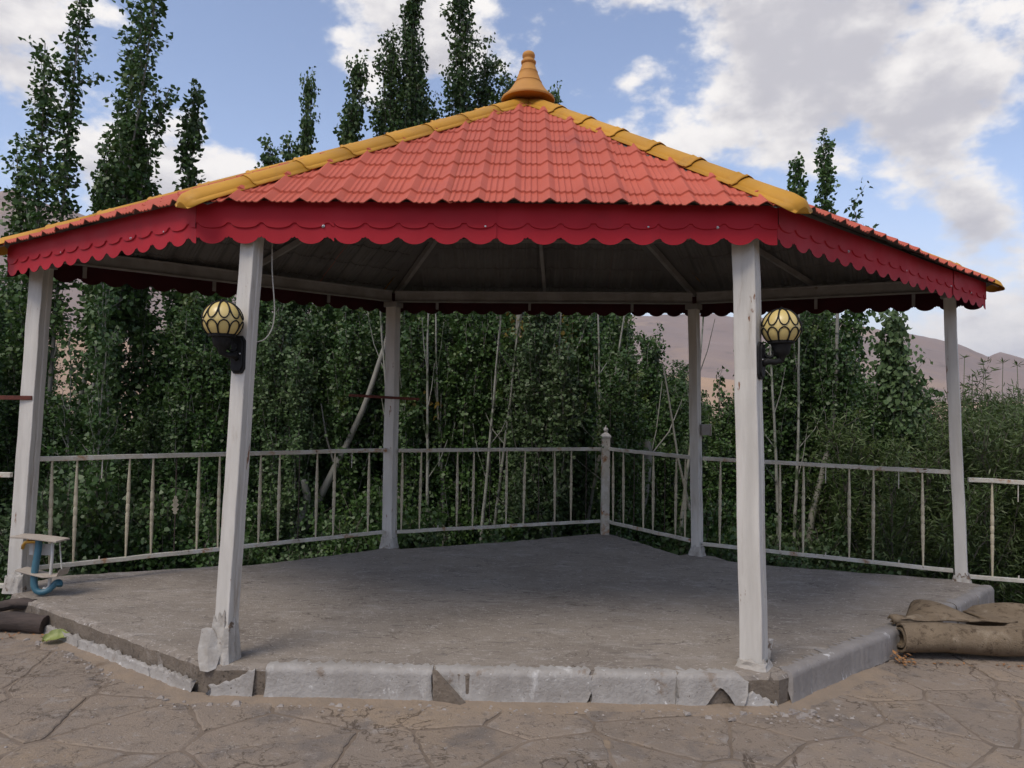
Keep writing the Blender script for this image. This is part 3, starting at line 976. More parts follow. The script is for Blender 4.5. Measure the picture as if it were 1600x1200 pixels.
# ================================================================== railings
P2 = {'L': (-4.028, 6.089), 'BL': (-1.32, 8.16), 'C': (1.187, 9.226), 'BR': (2.0, 7.95), 'R': (4.246, 6.941)}
BAL = [(.009, 0), (.0095, .03), (.013, .16), (.0175, .30), (.018, .325), (.0150, .335), (.0150, .343), (.018, .352), (.0195, .40), (.018, .445), (.0150, .452), (.0150, .460),
       (.0185, .468), (.0195, .50), (.0185, .532), (.0150, .540), (.0150, .548), (.018, .555), (.0195, .60), (.018, .648), (.0150, .657), (.0150, .665), (.018, .675), (.0175, .70), (.013, .84), (.0095, .97), (.009, 1.0)]


def baluster_mesh(h):
    return MB().lathe([(r_ * .88, h_ * h) for r_, h_ in BAL], sides=10).mesh('baluster', 'cream_paint', smooth=True, angle=50)


def rod_mesh(h):
    return MB().tube([(0, 0, 0), (.002, 0, h * .5), (0, 0, h)], .0055, 6).mesh('rod', 'dark_rod')


def railing(a, b, ztop, zbot, ts, label, seed, gap=(.07, .07), group='white steel railings around the gazebo'):
    """ts: (fraction, kind) kind l=turned baluster, d=dark rod, s=stub, o=rod with cast ornament"""
    rg_ = np.random.RandomState(seed)
    a, b = Vector((*a, 0)), Vector((*b, 0))
    ln = (b - a).length; d = (b - a) / ln
    root = tag(empty('railing', (a.x, a.y, 0), math.atan2(d.y, d.x)), label, 'railing', group)
    nrm = 14
    for nm, z0, z1, hh, ww in (('top_rail', ztop[0], ztop[1], .040, .040), ('bottom_rail', zbot[0], zbot[1], .036, .036)):
        mb_ = MB()
        vs = []
        for k in range(nrm + 1):
            x = gap[0] + (ln - gap[0] - gap[1]) * k / nrm
            z = z0 + (z1 - z0) * x / ln + rg_.normal(0, .0016)
            yv = rg_.normal(0, .0018)
            vs += [(x, yv - ww / 2, z - hh), (x, yv + ww / 2, z - hh), (x, yv + ww / 2, z), (x, yv - ww / 2, z)]
        fs = [(k * 4 + j, (k + 1) * 4 + j, (k + 1) * 4 + (j + 1) % 4, k * 4 + (j + 1) % 4) for k in range(nrm) for j in range(4)]
        fs += [(0, 1, 2, 3), (nrm * 4 + 3, nrm * 4 + 2, nrm * 4 + 1, nrm * 4)]
        mb_.add(vs, [tuple(reversed(f)) for f in fs]).build(nm, 'rail_paint', root, bevel=.003)
    h = (ztop[0] + ztop[1]) / 2 - (zbot[0] + zbot[1]) / 2 - .040
    bm_, rm_ = baluster_mesh(h + .004), rod_mesh(h + .004)
    for t, kind in ts:
        x = ln * t
        z = zbot[0] + (zbot[1] - zbot[0]) * t - .002
        if kind == 'l':
            o = link('baluster', bm_, root)
            o.rotation_euler = (rg_.normal(0, .006), rg_.normal(0, .006), rg_.uniform(0, 6))
        elif kind == 'd' or kind == 'o':
            o = link('rod', rm_, root)
            if kind == 'o':
                pr = []
                outl = [(.006, 0), (.020, .012), (.010, .022), (.030, .045), (.012, .062), (.034, .085), (.014, .105), (.026, .128), (.010, .145), (.014, .158), (.0, .172)]
                pts = outl + [(-x_, y_) for x_, y_ in reversed(outl[:-1])]
                MB().prism(pts, (x, -.005, z + h * .40), (1, 0, 0), (0, 0, 1), (0, 1, 0), .010).build('cast_ornament', 'cream_paint', root)
        else:
            o = MB().tube([(0, 0, 0), (.002, .001, .03)], .006, 6).build('broken_stub', 'rail_paint', root)
            o2 = MB().tube([(0, 0, h - .16), (.002, 0, h)], .005, 6).build('broken_stub', 'rail_paint', root)
            o2.location = (x, 0, z)
        o.location = (x, 0, z)
    return root


railing(P2['L'], P2['BL'], (1.090, 1.095), (.186, .194),
        [(.061, 'l'), (.112, 'l'), (.169, 's'), (.23, 'l'), (.29, 'l'), (.347, 'o'), (.405, 'l'), (.461, 'l'), (.518, 'd'), (.574, 'l'), (.631, 'l'), (.691, 'd'), (.747, 'l'), (.803, 'l'), (.86, 's'), (.92, 'l')],
        'long white railing span left of the rear left post with one cast ornament', 1)
railing(P2['BL'], P2['C'], (1.088, 1.085), (.187, .187),
        [(.045, 'l'), (.121, 'l'), (.201, 's'), (.283, 'l'), (.354, 'l'), (.43, 'd'), (.508, 'l'), (.59, 'l'), (.661, 'd'), (.743, 'l'), (.824, 'l'), (.899, 'd')],
        'rust-stained railing span from the rear left post to the capped corner post', 2)
railing(P2['C'], P2['BR'], (1.088, 1.070), (.185, .170),
        [(.103, 'l'), (.229, 'l'), (.35, 'd'), (.459, 'l'), (.566, 'l'), (.689, 'd'), (.801, 'l'), (.897, 'l')],
        'short railing span sloping from the capped corner post to the rear right post', 3)
railing(P2['BR'], P2['R'], (1.070, 1.030), (.155, .106),
        [(.102, 'l'), (.19, 'd'), (.265, 'l'), (.347, 'l'), (.437, 'l'), (.522, 's'), (.61, 'l'), (.696, 'l'), (.787, 's'), (.871, 'l')],
        'railing span between the rear right post and the far right post', 4)
railing((4.30, 6.98), (6.9, 6.30), (.965, .92), (.055, .01),
        [(.085, 'l'), (.165, 's'), (.245, 'l'), (.33, 'l'), (.41, 'd'), (.49, 'l'), (.57, 'l'), (.65, 'd'), (.73, 'l'), (.81, 'l'), (.89, 'd')],
        'lower rusty railing running off right from the far right post', 5, gap=(.03, .0))
railing((-4.08, 6.06), (-6.8, 5.92), (.965, .965), (.06, .06),
        [(.16, 'l'), (.24, 'l'), (.32, 'd'), (.40, 'l'), (.48, 'l'), (.56, 'd'), (.64, 'l'), (.72, 'l'), (.80, 'd'), (.88, 'l')],
        'lower railing running off left from the far left post', 6, gap=(.02, .0))

# corner newel post
nw = tag(empty('newel_post', (1.187, 9.226, 0)), 'slim square corner post with pyramid cap and ball finial at rear of platform', 'railing post')
nb = MB()
vs = []
for k in range(9):
    z = 1.21 * k / 8
    hw = .049 + (.002 if k % 2 else 0)
    vs += [(-hw, -hw, z), (hw, -hw, z), (hw, hw, z), (-hw, hw, z)]
nb.add(vs, [(k * 4 + j, k * 4 + (j + 1) % 4, (k + 1) * 4 + (j + 1) % 4, (k + 1) * 4 + j) for k in range(8) for j in range(4)] + [(3, 2, 1, 0), (32, 33, 34, 35)])
nb.build('shaft', 'rail_paint', nw, bevel=.004)
cp = MB().lathe([(.078, 1.205), (.086, 1.215), (.086, 1.228), (.060, 1.250), (.030, 1.268), (.016, 1.276)], sides=4)
c_ = cp.build('cap', 'white_paint', nw); c_.rotation_euler.z = R(45)
MB().lathe([(.012, 1.270)] + [(.032 * math.sin(a), 1.306 - .032 * math.cos(a)) for a in np.linspace(.4, 2.7, 12)] + [(.010, 1.342), (.011, 1.350), (.004, 1.362)], sides=16).build('ball', 'white_paint', nw, smooth=True, angle=60)
MB().prism([(-.052, -.052), (.052, -.052), (.052, .052), (-.052, .052)], (0, 0, 1.045), (1, 0, 0), (0, 1, 0), (0, 0, 1), .06).build('collar', 'rail_paint', nw, bevel=.003)

# ================================================================== wall lamps
def wall_lamp(base, nrm, reach, label, globe_c):
    """base: point on the post face, nrm: outward normal, globe above the end of the arm"""
    base, nrm, g = Vector(base), Vector(nrm).normalized(), Vector(globe_c)
    root = tag(empty('wall_lamp', base), label, 'lamp', 'globe lamps on the front posts')
    off = Matrix.Translation(-base)

    def part(mb_, name, mats, parent=None, **k):
        o = mb_.build(name, mats, None, **k)
        o.parent = parent or root
        if parent is None: o.matrix_parent_inverse = off
        return o
    sd_ = Vector((0, 0, 1)).cross(nrm).normalized()
    uz = Vector((0, 0, 1))
    oct_ = [(-.030, -.115), (.030, -.115), (.052, -.085), (.052, .085), (.030, .115), (-.030, .115), (-.052, .085), (-.052, -.085)]
    mb_ = MB().prism(oct_, base + nrm * .001, sd_, uz, nrm, .014)
    mb_.prism([(a * .78, b * .88) for a, b in oct_], base + nrm * .014, sd_, uz, nrm, .012)
    bp = part(mb_, 'back_plate', 'black_metal', bevel=.003)
    for s in (-1, 1):
        part(MB().lathe([(.006, 0), (.006, .003), (.002, .006)], base + nrm * .0262 + sd_ * (s * .026) + uz * .005, nrm, 10), 'screw', 'screw_metal', bp).matrix_parent_inverse = Matrix.Identity(4)
    end = Vector((g.x, g.y, base.z + .01))
    mid = base + nrm * .05 + uz * -.005
    arm = [base + nrm * .020 + uz * -.02, mid, mid.lerp(end, .55) + uz * -.012, end + uz * -.004, end + uz * .03]
    ab = MB().tube(arm, [.022, .020, .018, .020, .024], 10)
    # scroll under the arm
    pts = []
    for k in range(22):
        a = k / 21 * 4.4
        rr = .042 * (1 - k / 30)
        c0 = base.lerp(end, .50) + uz * .045
        dr = (end - base); dr.z = 0; dr.normalize()
        pts.append(c0 + dr * (rr * math.cos(a + 2.6)) + uz * (rr * math.sin(a + 2.6)))
    ab.tube(pts, [.010] * 22, 6)
    part(ab, 'arm', 'black_metal', smooth=True)
    rad = .114
    gz0 = g.z - rad * .80
    h0 = end.z + .02
    part(MB().lathe([(.018, h0 - .03), (.030, h0), (.046, h0 + .012), (.052, h0 + .03), (.060, gz0 - .012), (.078, gz0 - .006), (.080, gz0 + .012), (.072, gz0 + .014)], (end.x, end.y, 0), sides=24), 'socket_cup', 'black_metal', smooth=True, angle=40)
    gp = part(MB().lathe([(rad * math.sin(a), -rad * math.cos(a)) for a in np.linspace(.62, 3.10, 30)], g, sides=40), 'glass_globe', 'lamp_glass', smooth=True)
    cg = MB()
    rr = rad + .003
    npet = 10
    for k in range(npet):
        az0 = 2 * math.pi * k / npet + .12
        hw = math.pi / npet * .96
        for top in (True, False):
            pts = []
            hi, lo = (R(82), R(3)) if top else (R(-58), R(-3))
            lm = lo + (hi - lo) * .42
            seq = [(hi + (lm - hi) * q / 7, hw * (.30 + .70 * min(1, q / 3.5)) if top else hw) for q in range(7)]
            arc = [(lm + (lo - lm) * math.sin(a), hw * math.cos(a)) for a in np.linspace(0, math.pi, 13)]
            for lat, lon_ in seq + arc + [(la_, -lo_) for la_, lo_ in reversed(seq)]:
                lon = az0 + lon_
                pts.append(g + Vector((math.cos(lat) * math.cos(lon), math.cos(lat) * math.sin(lon), math.sin(lat))) * rr)
            cg.tube(pts, .0042, 6, closed=True)
    cage = part(cg, 'cage', 'black_metal', smooth=True)
    part(MB().lathe([(.030, rad * .965), (.030, rad * 1.0), (.018, rad * 1.035), (.008, rad * 1.05), (.009, rad * 1.11), (.003, rad * 1.14)], g, sides=16), 'top_knob', 'black_metal', smooth=True, angle=40)
    return root


def on_post(key, z):
    (bx_, by_), (tx_, ty_) = POST[key][:2]
    t = z / HB
    return Vector((bx_ + (tx_ - bx_) * t, by_ + (ty_ - by_) * t, z))


n1, n2 = POSTDIR['FL']
wall_lamp(on_post('FL', 1.855) + n1 * .051, n1, .1, 'black caged yellow globe lamp on the front left post', (-1.735, 4.375, 2.052))
n1, n2 = POSTDIR['FR']
wall_lamp(on_post('FR', 1.870) + n2 * .071, n2, .1, 'black caged yellow globe lamp on the front right post', (1.655, 4.515, 2.076))

# cable looping from the roof to the left lamp
pts = [(-1.535, 4.58, 2.78), (-1.527, 4.60, 2.60), (-1.522, 4.60, 2.40), (-1.505, 4.60, 2.22), (-1.500, 4.60, 2.12), (-1.512, 4.595, 2.03), (-1.545, 4.575, 1.965), (-1.585, 4.56, 1.945), (-1.625, 4.545, 1.945), (-1.66, 4.50, 1.95), (-1.69, 4.475, 1.935)]
cs = MB()
P_ = [Vector(p) for p in pts]
sm = []
for k in range(len(P_) - 1):
    p0, p1, p2, p3 = P_[max(k - 1, 0)], P_[k], P_[k + 1], P_[min(k + 2, len(P_) - 1)]
    for q in range(5):
        t = q / 5
        sm.append(.5 * ((2 * p1) + (p2 - p0) * t + (2 * p0 - 5 * p1 + 4 * p2 - p3) * t * t + (3 * p1 - p0 - 3 * p2 + p3) * t ** 3))
tag(cs.tube(sm, .0042, 6).build('electric_cable', 'cable_white', smooth=True), 'thin pale cable hanging from the eave to the left lamp', 'cable')

# junction box on the rear right post
n1, n2 = POSTDIR['BR']
jb = tag(empty('junction_box', (2.090, 7.955, 1.355)), 'small grey junction box on the side of the rear right post', 'junction box')
MB().box(-.040, .055, -.032, .032, -.058, .058).build('housing', 'steel_grey', jb, bevel=.004)
MB().box(.0555, .066, -.036, .036, -.064, .064).build('lid', 'white_paint', jb, bevel=.003)
# rusty bars sticking out of the left-hand posts
tag(MB().beam((-3.93, 6.02, 1.580), (-5.4, 5.98, 1.572), .010, .034).build('rusty_bar', 'rust', bevel=.002), 'dark red rusty flat bar fixed to the far left post', 'metal bar', 'rusty flat bars on posts')
tag(MB().beam((-1.80, 8.11, 1.672), (-1.02, 8.12, 1.640), .010, .030).build('rusty_bar', 'rust', bevel=.002), 'short rusty flat bar crossing the rear left post', 'metal bar', 'rusty flat bars on posts')

# ================================================================== tap stand and hose on the far left post
tp = tag(empty('tap_stand', (-3.86, 6.02, 0)), 'makeshift tap stand of white boards strapped to the far left post', 'tap stand')


def bent_board(pts, w_, th, dirv, rg_):
    """board following pts, width along dirv"""
    dv = Vector(dirv).normalized()
    vs = []
    for p in pts:
        p = Vector(p)
        j = rg_.normal(0, .003)
        vs += [p - dv * (w_ / 2 + j), p + dv * (w_ / 2 - j), p + dv * (w_ / 2 - j) + Vector((0, 0, th)), p - dv * (w_ / 2 + j) + Vector((0, 0, th))]
    n_ = len(pts)
    fs = [(k * 4 + j, k * 4 + (j + 1) % 4, (k + 1) * 4 + (j + 1) % 4, (k + 1) * 4 + j) for k in range(n_ - 1) for j in range(4)]
    fs += [(3, 2, 1, 0), tuple((n_ - 1) * 4 + j for j in range(4))]
    return MB().add(vs, fs)


rg = np.random.RandomState(2)
bent_board([(-.09, -.09, .465), (.04, -.10, .462), (.17, -.11, .450), (.30, -.12, .440)], .15, .014, (.15, 1, 0), rg).build('shelf_board', 'board', tp, bevel=.002)
bent_board([(-.06, -.08, .20), (.06, -.09, .175), (.18, -.10, .155), (.29, -.11, .165), (.31, -.11, .215)], .13, .012, (.1, 1, 0), rg).build('lower_board', 'board', tp, bevel=.002)
MB().box(-.02, .16, -.045, -.030, .31, .40).build('bracket_board', 'pipe_white', tp, bevel=.003)
MB().box(.02, .05, -.06, -.045, .17, .46).build('upright_strip', 'board', tp, bevel=.003)
MB().tube([(.19, -.08, .46), (.19, -.08, .30), (.185, -.085, .16), (.18, -.09, .075), (.165, -.10, .055), (.14, -.10, .06)], .012, 10).build('water_pipe', 'pipe_white', tp, smooth=True)
MB().tube([(.25, -.09, .45), (.27, -.10, .32), (.29, -.11, .20)], .006, 6).build('strap', 'cable_white', tp)
tb = MB().tube([(.10, -.07, .425), (.02, -.075, .425), (-.03, -.078, .420), (-.045, -.08, .395), (-.05, -.08, .365)], [.016, .015, .013, .014, .012], 12)
tb.tube([(-.01, -.078, .43), (-.01, -.078, .462)], .008, 8)
tapo = tb.build('brass_tap', 'brass', tp, smooth=True)
MB().beam((-.045, -.078, .463), (.03, -.078, .463), .014, .007).build('tap_handle', 'brass', tapo, bevel=.002)
hose = MB()
hp = [(-3.78, 5.94, .44), (-3.775, 5.925, .36), (-3.785, 5.915, .24), (-3.79, 5.91, .13), (-3.775, 5.905, .06), (-3.735, 5.905, .032), (-3.69, 5.92, .04), (-3.655, 5.94, .075), (-3.635, 5.95, .10), (-3.61, 5.95, .10), (-3.60, 5.93, .075)]
P_ = [Vector(p) for p in hp]; sm = []
for k in range(len(P_) - 1):
    p0, p1, p2, p3 = P_[max(k - 1, 0)], P_[k], P_[k + 1], P_[min(k + 2, len(P_) - 1)]
    for q in range(5):
        t = q / 5
        sm.append(.5 * ((2 * p1) + (p2 - p0) * t + (2 * p0 - 5 * p1 + 4 * p2 - p3) * t * t + (3 * p1 - p0 - 3 * p2 + p3) * t ** 3))
tag(hose.tube(sm, [.026] * 20 + [.024] * (len(sm) - 20), 12).build('garden_hose', 'hose_blue', smooth=True), 'short blue hose hanging from the tap and curling on the platform', 'hose')

# ================================================================== small things on the terrace
def log(name, a, b, r0, r1, seed, label, matn='wood_log'):
    rg_ = np.random.RandomState(seed)
    a, b = Vector(a), Vector(b)
    pts = [a.lerp(b, k / 24) + Vector((0, rg_.normal(0, .003) + .015 * math.sin(k * .4), .006 * math.sin(k * .7))) for k in range(25)]
    mb_ = MB().tube(pts, [r0 + (r1 - r0) * k / 24 + rg_.normal(0, .003) for k in range(25)], 18)
    grain = rg_.normal(0, .005, 18)
    rgv = rg_.normal(0, .0018, (len(mb_.v), 3)) + np.array([[0, math.cos(j % 18 * .35) * grain[j % 18], math.sin(j % 18 * .35) * grain[j % 18]] for j in range(len(mb_.v))])
    mb_.v = [tuple(np.array(v_) + n_) for v_, n_ in zip(mb_.v, rgv)]
    return tag(mb_.build(name, matn, smooth=True, angle=60), label, 'log', 'logs left on the terrace')


log('log', (-5.0, 5.70, -.105), (-3.46, 5.545, -.112), .078, .066, 4, 'dark weathered log lying at the left edge of the terrace')
log('branch_log', (-4.7, 5.92, -.135), (-3.70, 5.80, -.03), .045, .040, 9, 'thinner dark branch leaning behind the log at the left edge')

# curled green leaf
vs, fs = [], []
nu, nv = 10, 6
for i in range(nu + 1):
    t = i / nu
    wdt = .060 * math.sin(math.pi * min(1, t * .93 + .04)) ** .7
    for j in range(nv + 1):
        s = j / nv * 2 - 1
        vs.append((t * .17 - .085, s * wdt + .006 * math.sin(t * 20) * abs(s), .010 + .030 * s * s + .018 * math.sin(t * 3.1) + .004 * math.sin(t * 26)))
fs = [(i * (nv + 1) + j, (i + 1) * (nv + 1) + j, (i + 1) * (nv + 1) + j + 1, i * (nv + 1) + j + 1) for i in range(nu) for j in range(nv)]
lf = tag(MB().add(vs, fs).build('fallen_leaf', 'big_leaf', smooth=True), 'large curled yellow-green leaf on the paving near the log', 'leaf')
lf.location = (-3.25, 5.345, PZ + .012); lf.rotation_euler = (R(22), R(-6), R(20))
st = MB().tube([(.08, 0, .02), (.12, .02, .045), (.16, .05, .075)], .0025, 5).build('stalk', 'wood_log', lf)

# rolled carpet: spiral cross-section swept sideways, with a loose flap behind
def carpet_roll(name, p0, ax, length, turns, r0, thick, seed, label, flat=.88):
    rg_ = np.random.RandomState(seed)
    p0, ax = Vector(p0), Vector(ax).normalized()
    ay = Vector((0, 0, 1)).cross(ax).normalized(); az = Vector((0, 0, 1))
    nt_ = int(turns * 22)
    nl_ = 26
    vs = []
    for k in range(nl_ + 1):
        x = length * k / nl_
        sag = .006 * math.sin(k * .9 + seed)
        for sidx in (0, 1):
            for q in range(nt_ + 1):
                a = q / nt_ * turns * 2 * math.pi
                rr = r0 * (1 - .62 * q / nt_) - sidx * thick + .004 * math.sin(3 * a + k * .5)
                rr += rg_.normal(0, .0018)
                xo = .012 * math.sin(a * .8) + (.02 * (1 - q / nt_)) if k == 0 else 0
                py = math.cos(a - 1.2) * rr
                pz = (math.sin(a - 1.2) * rr) * flat
                vs.append(p0 + ax * (x + xo) + ay * py + az * (pz + sag))
    row = 2 * (nt_ + 1)
    fs = []
    for k in range(nl_):
        for q in range(nt_):
            a0, b0 = k * row + q, (k + 1) * row + q
            fs.append((a0, b0, b0 + 1, a0 + 1))
            a1, b1 = a0 + nt_ + 1, b0 + nt_ + 1
            fs.append((a1, a1 + 1, b1 + 1, b1))
    for k in (0, nl_):
        for q in range(nt_):
            a0 = k * row + q
            f = (a0, a0 + 1, a0 + nt_ + 2, a0 + nt_ + 1)
            fs.append(f if k == 0 else tuple(reversed(f)))
    root = tag(empty(name, p0), label, 'carpet', 'old brown carpets on the terrace')
    o = MB().add(vs, fs).build('roll', 'carpet', None, smooth=True, angle=60)
    o.parent = root; o.matrix_parent_inverse = Matrix.Translation(-p0)
    return root, p0


root, p0 = carpet_roll('rolled_carpet', (2.80, 5.335, -.055), (1, -.05, 0), 2.6, 2.3, .138, .016, 5, 'rolled-up brown carpet lying beside the right edge of the platform')


def cloth(fn, nu, nv, name, matn, parent=None, off=None, thick=.012):
    vs = [fn(i / nu, j / nv) for i in range(nu + 1) for j in range(nv + 1)]
    fs = [(i * (nv + 1) + j, (i + 1) * (nv + 1) + j, (i + 1) * (nv + 1) + j + 1, i * (nv + 1) + j + 1) for i in range(nu) for j in range(nv)]
    o = MB().add(vs, fs).build(name, matn, None, smooth=True)
    s = o.modifiers.new('t', 'SOLIDIFY'); s.thickness = thick; s.offset = 0
    if parent is not None:
        o.parent = parent
        if off is not None: o.matrix_parent_inverse = Matrix.Translation(-off)
    return o


def flapf(a, b):
    x = 2.86 + a * .85
    peak = math.exp(-((a - .46) / .22) ** 2)
    y = 5.40 + b * (.20 + .30 * peak)
    z = .055 + .045 * math.sin(b * math.pi * .9) * (.3 + peak) - .10 * b * (1 - peak) + .004 * math.sin(a * 19 + b * 5)
    return (x, y, z + (.01 if a < .1 else 0))


cloth(flapf, 26, 14, 'flap', 'carpet', root, p0)
cloth(lambda a, b: (2.80 + a * .36 + .01 * math.sin(b * 9), 5.445 + math.cos(b * 4.2) * .035, .045 + math.sin(b * 4.2) * .030 + .006 * math.sin(a * 14)), 14, 12, 'folded_edge', 'carpet', root, p0)


def fold2(a, b):
    x = 3.78 + a * 1.6
    y = 5.70 + b * .75 + .05 * math.sin(a * 5)
    z = PZ + .03 + .135 * math.sin(b * math.pi) ** .8 * (.45 + .55 * math.sin(a * 2.4 + .3)) + .018 * math.sin(a * 17 + b * 6) * math.sin(b * math.pi) + .025 * math.sin(b * 11) * (1 - b) * .5
    return (x, y, z)


rt2 = tag(empty('folded_carpet', (4.4, 6.0, PZ)), 'heaped brown carpet behind the rolled one at the right edge', 'carpet', 'old brown carpets on the terrace')
cloth(fold2, 40, 24, 'heap', 'carpet', rt2, Vector((4.4, 6.0, PZ)), .016)

# sand washed against the foot of the platform
rg = np.random.RandomState(31)
path_ = [(-3.75, 5.66), (-1.95, 4.36), (-1.78, 4.33), (1.60, 4.29), (1.75, 4.40), (2.60, 5.02)]
inn, outr = [], []
for k in range(len(path_) - 1):
    a_, b_ = np.array(path_[k]), np.array(path_[k + 1])
    q = max(2, int(np.hypot(*(b_ - a_)) / .05))
    d_ = (b_ - a_) / np.hypot(*(b_ - a_)); nr_ = np.array([d_[1], -d_[0]])
    for t in range(q):
        p_ = a_ + (b_ - a_) * t / q
        wd = .012 + .035 * abs(math.sin(p_[0] * 2.3)) + .05 * max(0, math.sin(p_[0] * 5.1 + 1)) + abs(rg.normal(0, .014))
        inn.append((*(p_ - nr_ * .10), PZ + .012 + rg.normal(0, .002))); outr.append((*(p_ + nr_ * wd), PZ - .004))
mid_ = [tuple((np.array(a_) * .55 + np.array(b_) * .45)[:2]) + (PZ + .0065 + rg.normal(0, .0012),) for a_, b_ in zip(inn, outr)]
n_ = len(inn)
sn = MB().add(inn + mid_ + outr, [(q * n_ + k, (q + 1) * n_ + k, (q + 1) * n_ + k + 1, q * n_ + k + 1) for q in range(2) for k in range(n_ - 1)])
tag(sn.build('sand_drift', 'sand', smooth=True), 'thin drift of tan sand along the foot of the platform', 'sand', kind='stuff')

# dry leaves swept against the carpet and the kerb
rg = np.random.RandomState(77)
mb = MB()
for k in range(150):
    if k < 70: x, y = 2.70 + abs(rg.normal(0, .06)), 5.17 + rg.normal(0, .05)
    elif k < 125: x = rg.uniform(2.8, 4.4); y = 5.335 - .05 * (x - 2.8) - .145 - abs(rg.normal(0, .03))
    else: x, y = rg.uniform(-3.9, -3.2), 5.45 + rg.normal(0, .08)
    sz = rg.uniform(.008, .022); an = rg.uniform(0, 6.28); tl = rg.uniform(-.5, .5)
    z = PZ + .004 + (rg.uniform(0, .05) if k < 70 else rg.uniform(0, .006)) + sz * abs(tl)
    c_, s_ = math.cos(an), math.sin(an)
    mb.add([(x + c_ * sz, y + s_ * sz, z + tl * sz), (x - s_ * sz * .5, y + c_ * sz * .5, z + .003), (x - c_ * sz, y - s_ * sz, z - tl * sz), (x + s_ * sz * .5, y - c_ * sz * .5, z)], [(0, 1, 2, 3)])
tag(mb.build('dry_leaves', 'dry_leaf'), 'brown dry leaves swept against the rolled carpet', 'dry leaves', kind='stuff')
# crumbs of broken plaster
mb = MB()
for k in range(420):
    q = rg.uniform()
    if q < .2: x, y = 1.62 + rg.normal(0, .22), 4.27 + rg.normal(0, .06)
    elif q < .55: x, y = rg.uniform(-1.9, 1.7), 4.33 - abs(rg.normal(0, .05))
    elif q < .8: x = rg.uniform(-3.7, -1.9); y = 5.75 + (x + 3.7) * (-.72) - .14 - abs(rg.normal(0, .06))
    else: x, y = rg.uniform(-3, 3.4), rg.uniform(3.3, 4.4)
    if y > 4.36 and -1.8 < x < 1.62: y = 4.33
    s = rg.uniform(.003, .010) * (1.4 if q < .35 else 1) * (2.4 if rg.uniform() < .12 and q < .8 else 1)
    ox, oy = rg.uniform(-.5, .5, 2) * s
    mb.add([(x - s + ox, y - s * .7, PZ), (x + s, y - s * .6 + oy, PZ), (x + s * .8, y + s, PZ), (x - s * .7, y + s * .8, PZ), (x - s * .5, y - s * .4, PZ + s * .55), (x + s * .6, y - s * .3, PZ + s * .7), (x + s * .4, y + s * .6, PZ + s * .4), (x - s * .4, y + s * .5, PZ + s * .6)], [(0, 1, 5, 4), (1, 2, 6, 5), (2, 3, 7, 6), (3, 0, 4, 7), (4, 5, 6, 7)])
tag(mb.build('plaster_crumbs', 'pebble'), 'crumbs of broken plaster on the paving along the platform edge', 'rubble', kind='stuff')

# ================================================================== trees
POPLAR = np.array([(0, 0), (.34, .16), (.47, .38), (.30, .70), (0, 1.0), (-.30, .70), (-.47, .38), (-.34, .16)])
POPLAR6 = np.array([(0, 0), (.44, .28), (.30, .68), (0, 1.0), (-.30, .68), (-.44, .28)])
WILLOW = np.array([(0, 0), (.085, .35), (.06, .7), (0, 1.0), (-.06, .7), (-.085, .35)])


def unit(a): return a / np.maximum(np.linalg.norm(a, axis=-1, keepdims=True), 1e-9)


def leaf_mesh(name, P, D, size, shape, mt, rg_):
    """P positions, D tip directions; every leaf one small face"""
    n_ = len(P)
    D = unit(D)
    rnd_ = rg_.normal(0, 1, (n_, 3))
    S_ = unit(np.cross(D, rnd_))
    Nn = np.cross(S_, D)
    k = len(shape)
    V_ = P[:, None, :] + size[:, None, None] * (shape[None, :, 0, None] * S_[:, None, :] + shape[None, :, 1, None] * D[:, None, :]
                                                 + (np.abs(shape[None, :, 0, None]) * .35 - .25 * shape[None, :, 1, None] ** 2) * Nn[:, None, :])
    return raw_mesh(name, V_.reshape(-1, 3), np.full(n_, k), np.arange(n_ * k), mt)


def tubes_np(paths, sides=6):
    V_, I_, base = [], [], 0
    for pts, rad in paths:
        pts = np.asarray(pts, float); n_ = len(pts)
        t = unit(np.gradient(pts, axis=0))
        ref = np.array([1.0, .13, .05])
        a1 = unit(np.cross(t, ref)); a2 = np.cross(t, a1)
        an = np.arange(sides) * 2 * math.pi / sides
        ringv = pts[:, None, :] + np.asarray(rad)[:, None, None] * (np.cos(an)[None, :, None] * a1[:, None, :] + np.sin(an)[None, :, None] * a2[:, None, :])
        V_.append(ringv.reshape(-1, 3))
        i, k = np.meshgrid(np.arange(n_ - 1), np.arange(sides), indexing='ij')
        k2 = (k + 1) % sides
        q = np.stack([i * sides + k, i * sides + k2, (i + 1) * sides + k2, (i + 1) * sides + k], -1).reshape(-1, 4) + base
        I_.append(q); base += n_ * sides
    V_ = np.concatenate(V_); I_ = np.concatenate(I_)
    return V_, np.full(len(I_), 4), I_.ravel()


